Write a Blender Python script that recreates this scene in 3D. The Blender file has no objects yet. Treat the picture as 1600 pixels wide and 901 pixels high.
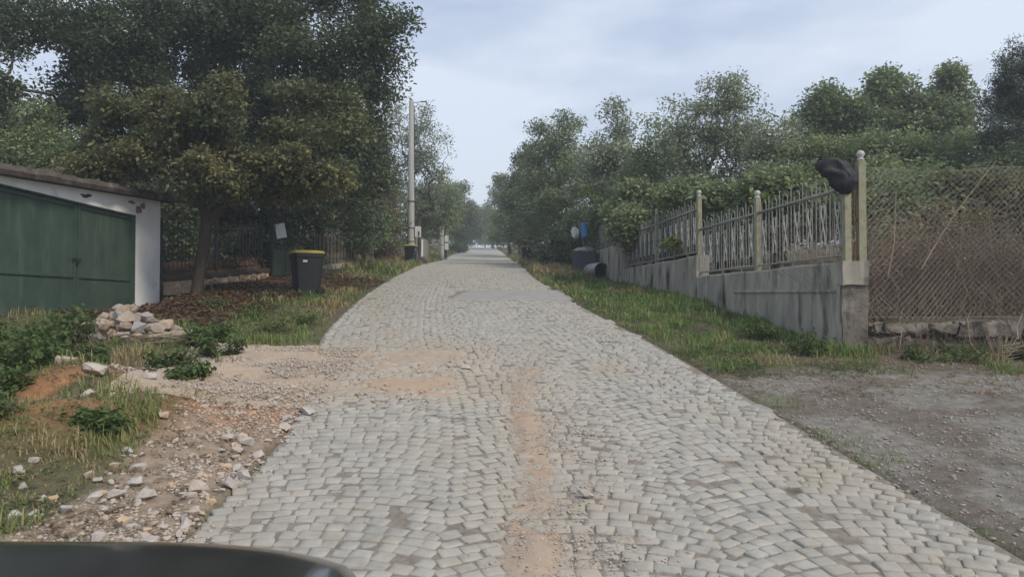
import bpy, math, random
import numpy as np
from mathutils import Vector, Matrix
random.seed(11)
rng = np.random.default_rng(11)
S = bpy.context.scene
COL = S.collection

# ------------------------------------------------------------------ camera, sky, sun, exposure
FPX, HZ, CAMZ = 1155.0, 475.0, 1.5           # focal length in photo pixels, horizon row, lens height
cam = bpy.data.cameras.new('camera'); camo = bpy.data.objects.new('camera', cam); COL.objects.link(camo)
cam.sensor_width = 36.0; cam.lens = 36.0 * FPX / 1600.0; cam.clip_end = 4000.0; cam.clip_start = 0.05
camo.location = (0, 0, CAMZ); camo.rotation_euler = (math.radians(90 + 1.215), 0, 0)
S.camera = camo
SUN_EL, SUN_AZ = math.radians(44), math.radians(132)      # azimuth clockwise from +Y: sun high behind the camera, to the right
w = bpy.data.worlds.new('World'); S.world = w; w.use_nodes = True
nt = w.node_tree; N = nt.nodes; LK = nt.links
bg = N['Background']; bg.inputs[1].default_value = 0.1
sky = N.new('ShaderNodeTexSky'); sky.sky_type = 'NISHITA'; sky.sun_disc = False
sky.sun_elevation = SUN_EL; sky.sun_rotation = SUN_AZ; sky.air_density = 1.0; sky.dust_density = 2.0
tc = N.new('ShaderNodeTexCoord'); mp = N.new('ShaderNodeMapping'); mp.inputs['Scale'].default_value = (1.0, 1.0, 3.2)
LK.new(tc.outputs['Generated'], mp.inputs[0])
cn = N.new('ShaderNodeTexNoise'); cn.inputs['Scale'].default_value = 1.7; cn.inputs['Detail'].default_value = 6; cn.inputs['Roughness'].default_value = .52
LK.new(mp.outputs[0], cn.inputs['Vector'])
cr = N.new('ShaderNodeValToRGB'); LK.new(cn.outputs['Fac'], cr.inputs[0])
cr.color_ramp.elements[0].position = .40; cr.color_ramp.elements[0].color = (2.5, 3.05, 4.2, 1)
cr.color_ramp.elements[1].position = .60; cr.color_ramp.elements[1].color = (4.6, 5.05, 5.75, 1)
mx = N.new('ShaderNodeMix'); mx.data_type = 'RGBA'; mx.inputs[0].default_value = .88
LK.new(sky.outputs[0], mx.inputs[6]); LK.new(cr.outputs[0], mx.inputs[7]); 
sx_ = N.new('ShaderNodeSeparateXYZ'); LK.new(tc.outputs['Generated'], sx_.inputs[0])
hr = N.new('ShaderNodeMapRange'); hr.inputs[1].default_value = .0; hr.inputs[2].default_value = .22; hr.inputs[3].default_value = .75; hr.inputs[4].default_value = 0.0; LK.new(sx_.outputs[2], hr.inputs[0])
mh = N.new('ShaderNodeMix'); mh.data_type = 'RGBA'; LK.new(hr.outputs[0], mh.inputs[0]); LK.new(mx.outputs[2], mh.inputs[6]); mh.inputs[7].default_value = (4.9, 5.15, 5.6, 1); LK.new(mh.outputs[2], bg.inputs[0])
sl = bpy.data.lights.new('sun', 'SUN'); slo = bpy.data.objects.new('sun', sl); COL.objects.link(slo)
sl.energy = 1.5; sl.angle = math.radians(12); sl.color = (1.0, .89, .74)
sd = Vector((math.sin(SUN_AZ) * math.cos(SUN_EL), math.cos(SUN_AZ) * math.cos(SUN_EL), math.sin(SUN_EL)))
slo.rotation_euler = (-sd).to_track_quat('-Z', 'Y').to_euler()
S.view_settings.view_transform = 'Standard'; S.view_settings.look = 'None'
S.view_settings.exposure = 0.86; S.view_settings.gamma = 1.0
S.view_settings.use_curve_mapping = False

# ------------------------------------------------------------------ helpers
def sm(t):
    t = np.clip(t, 0, 1); return t * t * (3 - 2 * t)

_H = np.random.default_rng(5).random((256, 256))
def vn(x, y, s=1.0, o=0):
    x = np.asarray(x, float) / s + 37.3 * o + 1000; y = np.asarray(y, float) / s + 17.9 * o + 1000
    xi = np.floor(x).astype(int); yi = np.floor(y).astype(int); fx = sm(x - xi); fy = sm(y - yi)
    a = _H[xi % 256, yi % 256]; b = _H[(xi + 1) % 256, yi % 256]; c = _H[xi % 256, (yi + 1) % 256]; d = _H[(xi + 1) % 256, (yi + 1) % 256]
    return (a * (1 - fx) + b * fx) * (1 - fy) + (c * (1 - fx) + d * fx) * fy
def fbm(x, y, s=1.0, o=0):
    return (vn(x, y, s, o) + .5 * vn(x, y, s / 2.1, o + 1) + .25 * vn(x, y, s / 4.3, o + 2)) / 1.75

def P(px, py, d):                              # a point of the street seen at photo pixel (px,py), d metres ahead
    return np.array([(px - 800) * d / FPX, d, CAMZ + (HZ - py) * d / FPX])

def fast_mesh(name, V, Fs, attrs=None, smooth=False):
    V = np.asarray(V, np.float32).reshape(-1, 3)
    if isinstance(Fs, np.ndarray): Fs = [Fs]
    me = bpy.data.meshes.new(name)
    me.vertices.add(len(V)); me.vertices.foreach_set('co', V.ravel())
    lv = np.concatenate([f.ravel() for f in Fs]).astype(np.int32)
    lt = np.concatenate([np.full(len(f), f.shape[1]) for f in Fs]).astype(np.int32)
    ls = np.concatenate([[0], np.cumsum(lt)[:-1]]).astype(np.int32)
    me.loops.add(len(lv)); me.loops.foreach_set('vertex_index', lv)
    me.polygons.add(len(lt)); me.polygons.foreach_set('loop_start', ls); me.polygons.foreach_set('loop_total', lt)
    for k, a in (attrs or {}).items():
        a = np.asarray(a, np.float32)
        if a.ndim == 1:
            at = me.attributes.new(k, 'FLOAT', 'POINT'); at.data.foreach_set('value', a)
        else:
            at = me.attributes.new(k, 'FLOAT_COLOR', 'POINT')
            at.data.foreach_set('color', np.concatenate([a, np.ones((len(a), 1), np.float32)], 1).ravel())
    me.update(calc_edges=True)
    if smooth: me.polygons.foreach_set('use_smooth', np.ones(len(lt), bool))
    return me

def link(name, me, mat=None, parent=None):
    o = bpy.data.objects.new(name, me); COL.objects.link(o)
    if mat is not None and me is not None and len(me.materials) == 0: me.materials.append(mat)
    if parent is not None: o.parent = parent
    return o
def tag(o, label, cat=None, group=None, kind=None):
    if label: o['label'] = label
    if cat: o['category'] = cat
    if group: o['group'] = group
    if kind: o['kind'] = kind
    return o
def thing(name, label, cat, loc=(0, 0, 0), group=None, rz=0):
    o = bpy.data.objects.new(name, None); COL.objects.link(o); o.location = loc; o.rotation_euler = (0, 0, rz)
    o.empty_display_size = .1
    return tag(o, label, cat, group)

class MB:
    """collects boxes, tubes, lathes; build() links them as ONE mesh object"""
    def __init__(s): s.V = []; s.F = []
    def add(s, V, F):
        b = len(s.V); s.V += [tuple(v) for v in V]; s.F += [tuple(i + b for i in f) for f in F]; return s
    def box(s, c, d, rz=0, j=0, bev=0):
        x, y, z = d[0] / 2, d[1] / 2, d[2] / 2; ca, sa = math.cos(rz), math.sin(rz)
        if bev > 0:
            pts = []
            for zz, k in ((-z, bev), (-z + bev, 0), (z - bev, 0), (z, bev)):
                pts += [(-x + k, -y + k, zz), (x - k, -y + k, zz), (x - k, y - k, zz), (-x + k, y - k, zz)]
            F = [(3, 2, 1, 0), (12, 13, 14, 15)]
            for r in range(3):
                for i in range(4): F.append((r * 4 + i, r * 4 + (i + 1) % 4, r * 4 + 4 + (i + 1) % 4, r * 4 + 4 + i))
        else:
            pts = [(-x, -y, -z), (x, -y, -z), (x, y, -z), (-x, y, -z), (-x, -y, z), (x, -y, z), (x, y, z), (-x, y, z)]
            F = [(3, 2, 1, 0), (4, 5, 6, 7), (0, 1, 5, 4), (1, 2, 6, 5), (2, 3, 7, 6), (3, 0, 4, 7)]
        V = [(c[0] + ca * p[0] - sa * p[1] + random.uniform(-j, j), c[1] + sa * p[0] + ca * p[1] + random.uniform(-j, j), c[2] + p[2] + random.uniform(-j, j)) for p in pts]
        return s.add(V, F)
    def tube(s, path, r, n=6, cap=True):
        path = [Vector(p) for p in path]; rs = r if hasattr(r, '__len__') else [r] * len(path)
        V = []; F = []; up = None
        for i, p in enumerate(path):
            t = (path[min(i + 1, len(path) - 1)] - path[max(i - 1, 0)]).normalized()
            if up is None: up = Vector((1, 0, 0)) if abs(t.x) < .9 else Vector((0, 1, 0))
            a = t.cross(up)
            if a.length < 1e-5: a = t.cross(Vector((0, 1, .3)))
            a.normalize(); b = t.cross(a); up = -b if False else a.cross(t)
            for k in range(n):
                q = 2 * math.pi * k / n; V.append(p + (a * math.cos(q) + b * math.sin(q)) * rs[i])
        for i in range(len(path) - 1):
            for k in range(n): F.append((i * n + k, i * n + (k + 1) % n, (i + 1) * n + (k + 1) % n, (i + 1) * n + k))
        if cap: F.append(tuple(range(n))[::-1]); F.append(tuple((len(path) - 1) * n + k for k in range(n)))
        return s.add(V, F)
    def lathe(s, prof, c=(0, 0, 0), n=12):
        V = [(c[0] + r * math.cos(2 * math.pi * k / n), c[1] + r * math.sin(2 * math.pi * k / n), c[2] + z) for r, z in prof for k in range(n)]
        F = [(i * n + k, i * n + (k + 1) % n, (i + 1) * n + (k + 1) % n, (i + 1) * n + k) for i in range(len(prof) - 1) for k in range(n)]
        F += [tuple(range(n))[::-1], tuple((len(prof) - 1) * n + k for k in range(n))]
        return s.add(V, F)
    def prism(s, quad_xy, z0, z1):                 # vertical prism over a polygon; z0,z1 scalars or per-vertex lists
        n = len(quad_xy); z0 = z0 if hasattr(z0, '__len__') else [z0] * n; z1 = z1 if hasattr(z1, '__len__') else [z1] * n
        V = [(p[0], p[1], z) for p, z in zip(quad_xy, z0)] + [(p[0], p[1], z) for p, z in zip(quad_xy, z1)]
        F = [tuple(range(n))[::-1], tuple(range(n, 2 * n))] + [(i, (i + 1) % n, n + (i + 1) % n, n + i) for i in range(n)]
        return s.add(V, F)
    def mesh(s, name, smooth=False):
        me = bpy.data.meshes.new(name); me.from_pydata(s.V, [], s.F); me.update()
        if smooth: me.polygons.foreach_set('use_smooth', np.ones(len(me.polygons), bool))
        return me
    def build(s, name, mat, parent=None, smooth=False): return link(name, s.mesh(name, smooth), mat, parent)

# ------------------------------------------------------------------ materials
MATS = {}
def material(name, c1, c2=None, scale=4.0, rough=.85, bump=.0, bscale=None, stretch=(1, 1, 1), attr=None, attr_c=None,
             trans=0.0, spec=.3, metal=0.0, detail=6, c3=None, s3=1.0, t3=(.55, .7), coat=0.0, st3=(1, 1, 1), vcol=None, bdist=.02):
    """two-tone noise colour, optional third blotch colour, optional attribute tint, bump"""
    m = bpy.data.materials.new(name); m.use_nodes = True; n = m.node_tree.nodes; l = m.node_tree.links
    b = n['Principled BSDF']; out = n['Material Output']
    tcn = n.new('ShaderNodeTexCoord')
    def noise(sc, st, det=detail):
        mpn = n.new('ShaderNodeMapping'); mpn.inputs['Scale'].default_value = st; l.new(tcn.outputs['Object'], mpn.inputs[0])
        no = n.new('ShaderNodeTexNoise'); no.inputs['Scale'].default_value = sc; no.inputs['Detail'].default_value = det; no.inputs['Roughness'].default_value = .6
        l.new(mpn.outputs[0], no.inputs['Vector']); return no.outputs['Fac']
    def mix(f, a, c, mode='MIX'):
        q = n.new('ShaderNodeMix'); q.data_type = 'RGBA'; q.blend_type = mode
        for sock, v in ((q.inputs[0], f), (q.inputs[6], a), (q.inputs[7], c)):
            if hasattr(v, 'is_output') or isinstance(v, bpy.types.NodeSocket): l.new(v, sock)
            else: sock.default_value = v if not isinstance(v, tuple) else (*v, 1)[:4]
        return q.outputs[2]
    c2 = c2 or tuple(x * .7 for x in c1)
    r = n.new('ShaderNodeMapRange'); r.inputs[1].default_value = .3; r.inputs[2].default_value = .7
    l.new(noise(scale, stretch), r.inputs[0])
    base = mix(r.outputs[0], c2, c1)
    if vcol:
        va = n.new('ShaderNodeAttribute'); va.attribute_name = vcol
        q = mix(r.outputs[0], tuple(.62 for _ in range(3)), tuple(1.3 for _ in range(3)))
        base = mix(1.0, va.outputs['Color'], q, 'MULTIPLY')
    if attr:
        a = n.new('ShaderNodeAttribute'); a.attribute_name = attr
        base = mix(a.outputs['Fac'], base, attr_c)
    if c3:
        r3 = n.new('ShaderNodeMapRange'); r3.inputs[1].default_value = t3[0]; r3.inputs[2].default_value = t3[1]
        l.new(noise(s3, st3), r3.inputs[0]); base = mix(r3.outputs[0], base, c3)
    l.new(base, b.inputs['Base Color'])
    b.inputs['Roughness'].default_value = rough; b.inputs['Specular IOR Level'].default_value = spec; b.inputs['Metallic'].default_value = metal
    if coat: b.inputs['Coat Weight'].default_value = coat; b.inputs['Coat Roughness'].default_value = .12
    if bump:
        bn = n.new('ShaderNodeBump'); bn.inputs['Strength'].default_value = bump; bn.inputs['Distance'].default_value = bdist
        l.new(noise(bscale or scale * 3, stretch, 5), bn.inputs['Height']); l.new(bn.outputs[0], b.inputs['Normal'])
    if trans:
        t = n.new('ShaderNodeBsdfTranslucent'); l.new(base, t.inputs[0]); ms = n.new('ShaderNodeMixShader'); ms.inputs[0].default_value = trans
        l.new(b.outputs[0], ms.inputs[1]); l.new(t.outputs[0], ms.inputs[2]); l.new(ms.outputs[0], out.inputs[0])
    MATS[name] = m; return m

M_ground = material('ground_soil', (.2, .2, .2), scale=9, rough=.95, bump=.6, bscale=38, vcol='zone', spec=.1, bdist=.03)
M_bed = material('road_bed', (.29, .26, .22), (.17, .15, .125), scale=14, rough=.95, bump=.8, bscale=70, c3=(.06, .065, .03), s3=1.3, t3=(.62, .74), spec=.1, bdist=.012)
M_sett = material('granite_sett', (.405, .395, .355), (.25, .243, .218), scale=5.5, rough=.8, bump=.35, bscale=60, attr='tint', attr_c=(.40, .345, .275), c3=(.34, .295, .235), s3=.55, t3=(.50, .72), spec=.25, bdist=.008)
M_kerb = material('kerb_granite', (.33, .32, .29), (.24, .232, .21), scale=5, rough=.8, bump=.35, bscale=40, spec=.25, bdist=.008)
M_conc_patch = material('patch_concrete', (.33, .32, .295), (.27, .26, .24), scale=2.5, rough=.9, bump=.2, bscale=60, spec=.15, bdist=.006)
M_sand = material('sand_dust', (.42, .35, .275), (.31, .25, .195), scale=11, rough=.97, bump=.6, bscale=50, c3=(.40, .295, .21), s3=.8, t3=(.46, .66), spec=.08, bdist=.012)
M_peb = material('pebble_stone', (.46, .42, .37), (.34, .305, .265), scale=6, rough=.9, attr='tint', attr_c=(.46, .33, .23), spec=.15)
M_peb2 = material('lot_gravel_stone', (.33, .305, .275), (.22, .20, .18), scale=6, rough=.9, attr='tint', attr_c=(.42, .37, .31), spec=.15)
M_rock = material('pale_rock', (.50, .47, .43), (.34, .31, .28), scale=9, rough=.9, bump=.5, bscale=30, attr='tint', attr_c=(.50, .36, .24), spec=.15)
M_rubble = material('rubble_stone', (.48, .37, .27), (.33, .26, .20), scale=6, rough=.92, bump=.5, bscale=25, attr='tint', attr_c=(.27, .27, .28), spec=.15)
M_grass = material('grass_blade', (.18, .275, .08), (.125, .20, .06), scale=1.3, rough=.7, attr='tint', attr_c=(.36, .29, .16), trans=.3, spec=.15)
M_concwall = material('stained_concrete', (.40, .378, .318), (.235, .22, .185), scale=2.6, rough=.93, bump=.45, bscale=22, stretch=(1.5, 1.5, .45), c3=(.05, .047, .042), s3=1.7, t3=(.52, .68), st3=(1.6, 1.6, .42), spec=.12)
M_pier = material('rough_concrete', (.23, .205, .175), (.12, .105, .09), scale=5, rough=.95, bump=1.0, bscale=20, spec=.1, c3=(.06, .055, .05), s3=3, t3=(.58, .72))
M_post = material('pale_post_paint', (.30, .295, .20), (.20, .195, .13), scale=9, rough=.7, c3=(.17, .085, .04), s3=5, t3=(.60, .72), bump=.2, st3=(1, 1, .5))
M_iron = material('grey_iron', (.30, .30, .285), (.18, .175, .165), scale=12, rough=.6, c3=(.15, .075, .035), s3=7, t3=(.6, .72))
M_rust = material('rusty_iron', (.19, .085, .045), (.10, .05, .03), scale=20, rough=.9)
M_finial = material('pale_metal_ball', (.5, .5, .47), (.35, .34, .31), scale=15, rough=.5)
M_bar = material('pale_grey_bar', (.50, .50, .47), (.34, .335, .31), scale=12, rough=.6, c3=(.15, .08, .04), s3=7, t3=(.62, .74))
M_wire = material('galvanised_wire', (.27, .26, .235), (.15, .12, .10), scale=3, rough=.6, metal=.2)
M_darkiron = material('dark_green_iron', (.035, .04, .038), (.02, .022, .02), scale=8, rough=.6, c3=(.07, .04, .025), s3=6, t3=(.62, .75))
M_door = material('green_door_paint', (.060, .098, .072), (.036, .064, .048), scale=1.8, rough=.48, bump=.12, bscale=6, c3=(.11, .135, .115), s3=2.4, t3=(.52, .8), st3=(2.2, 2.2, .35), spec=.4)
M_white = material('white_plaster', (.80, .80, .79), (.68, .68, .66), scale=2.5, rough=.9, bump=.25, bscale=14, c3=(.32, .29, .25), s3=1.6, t3=(.66, .85), spec=.15)
M_plasterhole = material('crumbled_plaster', (.33, .26, .19), (.16, .12, .09), scale=14, rough=.95, bump=.8)
M_roof = material('roof_slab', (.135, .115, .10), (.06, .05, .045), scale=5, rough=.95, bump=.7, bscale=14, c3=(.20, .17, .14), s3=2.5, t3=(.58, .75), spec=.1)
M_bin = material('bin_plastic', (.014, .015, .017), (.011, .012, .014), scale=6, rough=.55, spec=.35)
M_lid = material('bin_lid_yellow', (.48, .40, .07), (.36, .30, .06), scale=8, rough=.5)
M_lid_dust = material('bin_lid_dusty', (.40, .36, .20), (.28, .25, .16), scale=8, rough=.6)
M_pole = material('pole_concrete', (.44, .43, .40), (.33, .32, .295), scale=4, rough=.9, bump=.3, bscale=30, stretch=(1, 1, .2), spec=.15)
M_black = material('black_plastic_bag', (.020, .021, .026), (.013, .013, .017), scale=7, rough=.55, spec=.35, bump=.5, bscale=16)
M_whitebox = material('white_box', (.62, .62, .60), (.5, .5, .48), scale=6, rough=.55)
M_paper = material('white_paper', (.72, .73, .74), (.62, .63, .64), scale=12, rough=.8)
M_blue = material('blue_plastic', (.09, .27, .55), (.06, .20, .44), scale=8, rough=.45)
M_gatesheet = material('faded_green_sheet', (.060, .095, .062), (.040, .065, .045), scale=4, rough=.7, c3=(.12, .14, .11), s3=5, t3=(.6, .75))
M_barrel = material('galvanised_barrel', (.36, .36, .35), (.22, .22, .21), scale=7, rough=.55, metal=.4)
M_sheet = material('grey_metal_sheet', (.23, .24, .24), (.15, .155, .155), scale=3, rough=.6, stretch=(4, 4, .4))
M_wood = material('weathered_wood', (.24, .21, .17), (.13, .11, .09), scale=5, rough=.9, stretch=(3, 3, .4), bump=.4)
M_block = material('tan_stone_block', (.46, .35, .24), (.28, .21, .15), scale=4, rough=.93, bump=.8, bscale=14, c3=(.09, .075, .06), s3=2.5, t3=(.56, .72), spec=.1)
M_mortar = material('dark_mortar', (.07, .06, .05), (.045, .04, .035), scale=12, rough=.97, bump=.5)
M_bark = material('bark', (.115, .092, .072), (.055, .045, .036), scale=7, rough=.95, bump=1.0, bscale=16, stretch=(2, 2, .5), spec=.1)
M_stem = material('dry_stem', (.36, .30, .21), (.23, .18, .12), scale=6, rough=.9)
M_gstem = material('green_stem', (.09, .12, .045), (.07, .08, .035), scale=6, rough=.8)
M_twig = material('brown_twig', (.24, .185, .135), (.12, .09, .068), scale=6, rough=.95)
M_carpaint = material('black_car_paint', (.012, .013, .014), (.016, .016, .016), scale=3, rough=.28, spec=.5, coat=.6, c3=(.05, .047, .042), s3=2.2, t3=(.5, .9))
M_glass = material('car_glass', (.02, .025, .025), (.015, .02, .02), scale=2, rough=.05, spec=.6)
M_rubber = material('tyre_rubber', (.02, .02, .02), (.03, .028, .026), scale=8, rough=.9)
M_rim = material('alloy', (.4, .4, .4), (.3, .3, .3), scale=8, rough=.35, metal=.8)
M_lamp = material('headlamp_glass', (.6, .62, .63), (.5, .5, .5), scale=8, rough=.1)
def leafmat(name, c, c2, alt, trans=.3, rough=.6):
    return material(name, c, c2, scale=.9, rough=rough, attr='tint', attr_c=alt, trans=trans, spec=.25, detail=3)
L_dark = leafmat('leaf_dark', (.10, .138, .074), (.063, .092, .050), (.20, .215, .11))
L_olive = leafmat('leaf_olive', (.11, .14, .066), (.07, .094, .046), (.33, .285, .13), trans=.35)
L_mid = leafmat('leaf_mid', (.215, .275, .135), (.15, .20, .10), (.32, .355, .175), trans=.35)
L_pale = leafmat('leaf_pale', (.29, .335, .21), (.205, .245, .155), (.38, .40, .27), trans=.35)
L_bright = leafmat('leaf_bright', (.14, .20, .05), (.09, .14, .035), (.27, .28, .08), trans=.45)
L_con = leafmat('needle_dark', (.085, .115, .075), (.058, .082, .055), (.12, .14, .095), trans=.15)
L_dry = leafmat('leaf_dry', (.25, .19, .125), (.14, .105, .07), (.38, .30, .19), trans=.3)
L_red = leafmat('leaf_reddish', (.16, .105, .07), (.10, .068, .045), (.24, .16, .10), trans=.25)
L_weed = leafmat('leaf_weed', (.10, .16, .05), (.06, .105, .034), (.16, .19, .06), trans=.35)

# ------------------------------------------------------------------ terrain: a street climbing about 10 percent
_Yt = np.arange(-80, 900, .25)
def table(xs, ys, k=17):
    v = np.interp(_Yt, xs, ys); p = np.pad(v, k, mode='edge'); ker = np.hanning(2 * k + 1); ker /= ker.sum()
    v = np.convolve(p, ker, 'valid')
    return lambda y: np.interp(y, _Yt, v)
road_z = table([-80, -20, 0, 4.3, 9, 12.2, 17.5, 25.7, 38, 55, 90, 123, 150, 220, 900], [-6, -1.5, -.22, -.03, .52, .93, 1.58, 2.40, 3.55, 4.75, 7.95, 11.0, 12.3, 11.5, -25])
RR = table([-80, 0, 4.77, 6.7, 9, 12.2, 17.5, 25.7, 38, 55, 123, 250, 900], [3.1, 3.06, 2.98, 2.83, 2.6, 2.2, 1.38, .80, .42, 0, -2.66, -12, -60], 9)
LL = table([-80, 0, 4.77, 7, 9, 12.2, 17.5, 25.7, 38, 55, 123, 250, 900], [-2.05, -2.05, -2.02, -2.08, -2.4, -3.2, -3.68, -4.2, -4.65, -5.2, -7.67, -17, -65], 9)
def XW(y): return 4.98 - .1 * (np.asarray(y) - 11.16)          # road face of the right-hand wall
def XLF(y): return np.interp(y, [17.45, 21.6, 24.5, 31, 45, 123, 250], [-8.25, -7.1, -6.6, -6.5, -6.9, -10.3, -20])  # left fence line

def ground_z(X, Y):
    X = np.asarray(X, float); Y = np.asarray(Y, float)
    z = road_z(Y); tl = LL(Y) - X; tr = X - RR(Y)
    n1 = fbm(X, Y, 1.1, 3) - .5; n2 = fbm(X, Y, .35, 9) - .5
    z = z + (.08 + .14 * sm((Y - 13) / 3)) * sm(tl / 2.4) * sm((Y - 3) / 6) + (n1 * .22 + n2 * .05) * sm(tl / 1.2)
    wp = sm((-X - 6.9) / 1.0) * sm((Y - 11.0) / 1.6) * (1 - sm((Y - 17.5) / 1.6)); z = z * (1 - wp) + 1.33 * wp
    z = z + .30 * np.exp(-((X + 4.75) ** 2 / .55 + (Y - 8.15) ** 2 / .35)) + .16 * np.exp(-((X + 4.1) ** 2 / .35 + (Y - 6.7) ** 2 / .3)) + .22 * np.exp(-((X + 4.9) ** 2 / 1.2 + (Y - 6.3) ** 2 / .6)) + .14 * np.exp(-((X + 3.7) ** 2 / .4 + (Y - 7.4) ** 2 / .3))
    wl = sm((XLF(Y) - X) / .3) * sm((Y - 17.4) / .5); z = z + wl * .55
    z = z + (-.14 * sm((Y - 17) / 6) * (1 - sm((Y - 30) / 10)) + .03 * sm(tr / 1.5) * sm((Y - 9) / 3) + n1 * .07 + n2 * .03) * sm(tr / .9)
    yard = np.interp(Y, [11.2, 14, 18, 24, 31, 45], [1.22, 1.5, 2.1, 2.55, 3.2, 4.3]) + n1 * .2
    wr = sm((X - XW(Y) - .08) / .16) * sm((Y - 11.3) / .15) * (1 - sm((Y - 31) / 8)); z = z * (1 - wr) + np.maximum(yard, z) * wr
    wf = sm((tr - 3) / 3) * sm((Y - 30) / 8) + sm((tl - 3) / 3) * sm((Y - 30) / 8); z = z + .5 * wf
    return z
def gz(x, y): return float(ground_z(x, y))

def sand_mask(X, Y):          # sand and dust spilled over the left half of the road
    m = sm((Y - 7.6) / 1.2) * (1 - sm((Y - 11.0) / .7)) * sm((X + 5.2) / 1.0) * (1 - sm((X + 1.1) / .8))
    return m
def band_mask(X, Y):          # gravelly ridge along the middle of the road
    c = .16 + .05 * np.sin(Y * 1.3)
    return np.exp(-((X - c) / .22) ** 2) * sm((Y - 3.6) / .8) * (1 - sm((Y - 9.9) / .9))

def axis(parts):
    return np.unique(np.concatenate([np.arange(a, b, s) for a, b, s in parts]).round(4))
gx = axis([(-150, -40, 11), (-40, -13, 1.5), (-13, 10, .1), (10, 40, 1.5), (40, 151, 11)])
gy = axis([(-60, 2, 1.55), (2, 32, .1), (32, 60, .5), (60, 160, 2), (160, 301, 10)])
GX, GY = np.meshgrid(gx, gy); GZ = ground_z(GX, GY)
inroad = (GX > LL(GY) - .02) & (GX < RR(GY) + .02); GZ = np.where(inroad, road_z(GY) - .09, GZ)
GZ = GZ - np.where((GY > 3) & (GY < 60), 0, .0)
def lerp(a, b, t): return a + (np.array(b) - a) * t[..., None]
tl, tr = LL(GY) - GX, GX - RR(GY)
nA, nB, nC = fbm(GX, GY, 1.6, 21), fbm(GX, GY, .7, 31), fbm(GX, GY, .3, 41)
C = np.zeros(GX.shape + (3,)) + np.array((.115, .10, .065))
C = lerp(C, (.09, .10, .045), sm((nA - .38) / .25))
lot = sm(tr / .1) * (1 - sm((GY - 8.9 - .5 * nA - .12 * tr) / .7)); C = lerp(C, (.22, .207, .185), lot * (.75 + .25 * nB))
C = lerp(C, (.12, .095, .075), lot * sm((nB - .55) / .12) * .7)
lg = sm(tl / .1) * (1 - sm((tl - .45 - .8 * nA) / .4)) * (1 - sm((GY - 11.4) / .6)); C = lerp(C, (.30, .235, .18), lg * .9)
sn = sand_mask(GX, GY) * sm(tl / .1); C = lerp(C, (.37, .26, .18), sn)
red = np.clip(1.3 * np.exp(-((GX + 4.4) ** 2 / 1.1 + (GY - 7.3) ** 2 / .9)) + 1.0 * np.exp(-((GX + 2.75) ** 2 / .5 + (GY - 7.7) ** 2 / .5)) + .8 * np.exp(-((GX + 3.2) ** 2 / 1.0 + (GY - 9.3) ** 2 / .5)), 0, 1)
C = lerp(C, (.31, .155, .08), red * sm((nC + nB - .6) / .35))
lw = sm((XLF(GY) + 3.1 - GX) / .8) * sm((GY - 12.8) / 1.5) * (1 - sm((GY - 23) / 2)); C = lerp(C, (.12, .065, .04), lw * .85)   # leaf litter by the left wall
rf0 = sm((GX - 4.9) / .5) * sm((GY - 9.3 - .1 * nA) / .5) * (GY < 11.6); C = lerp(C, (.115, .092, .068), rf0 * (.6 + .4 * nB))
ii = np.arange(len(gy) * len(gx)).reshape(len(gy), len(gx))
gf = np.stack([ii[:-1, :-1], ii[:-1, 1:], ii[1:, 1:], ii[1:, :-1]], -1).reshape(-1, 4)
tag(link('ground', fast_mesh('ground', np.stack([GX, GY, GZ], -1).reshape(-1, 3), gf, {'zone': C.reshape(-1, 3)}, True), M_ground), 'bare and grassy ground on both sides of the street', kind='structure')

# road bed
ry = axis([(-30, 3, 1), (3, 40, .25), (40, 250, 1)]); U = np.linspace(0, 1, 25)
RYY, UU = np.meshgrid(ry, U, indexing='ij'); RXX = LL(RYY) + UU * (RR(RYY) - LL(RYY))
RZ = road_z(RYY) - np.where(RYY < 62, .007, 0) - .10 * np.maximum(0, np.abs(UU - .5) - .46)
ii = np.arange(RXX.size).reshape(RXX.shape)
rf = np.stack([ii[:-1, :-1], ii[:-1, 1:], ii[1:, 1:], ii[1:, :-1]], -1).reshape(-1, 4)
road = link('road', fast_mesh('road', np.stack([RXX, RYY, RZ], -1).reshape(-1, 3), rf, None, True), M_bed)
road.data.materials.append(M_sett); road.data.polygons.foreach_set('material_index', (RYY[:-1, :-1].ravel() > 60).astype(np.int32))
tag(road, 'cobbled street of grey granite setts climbing the hill', kind='structure')

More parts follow.
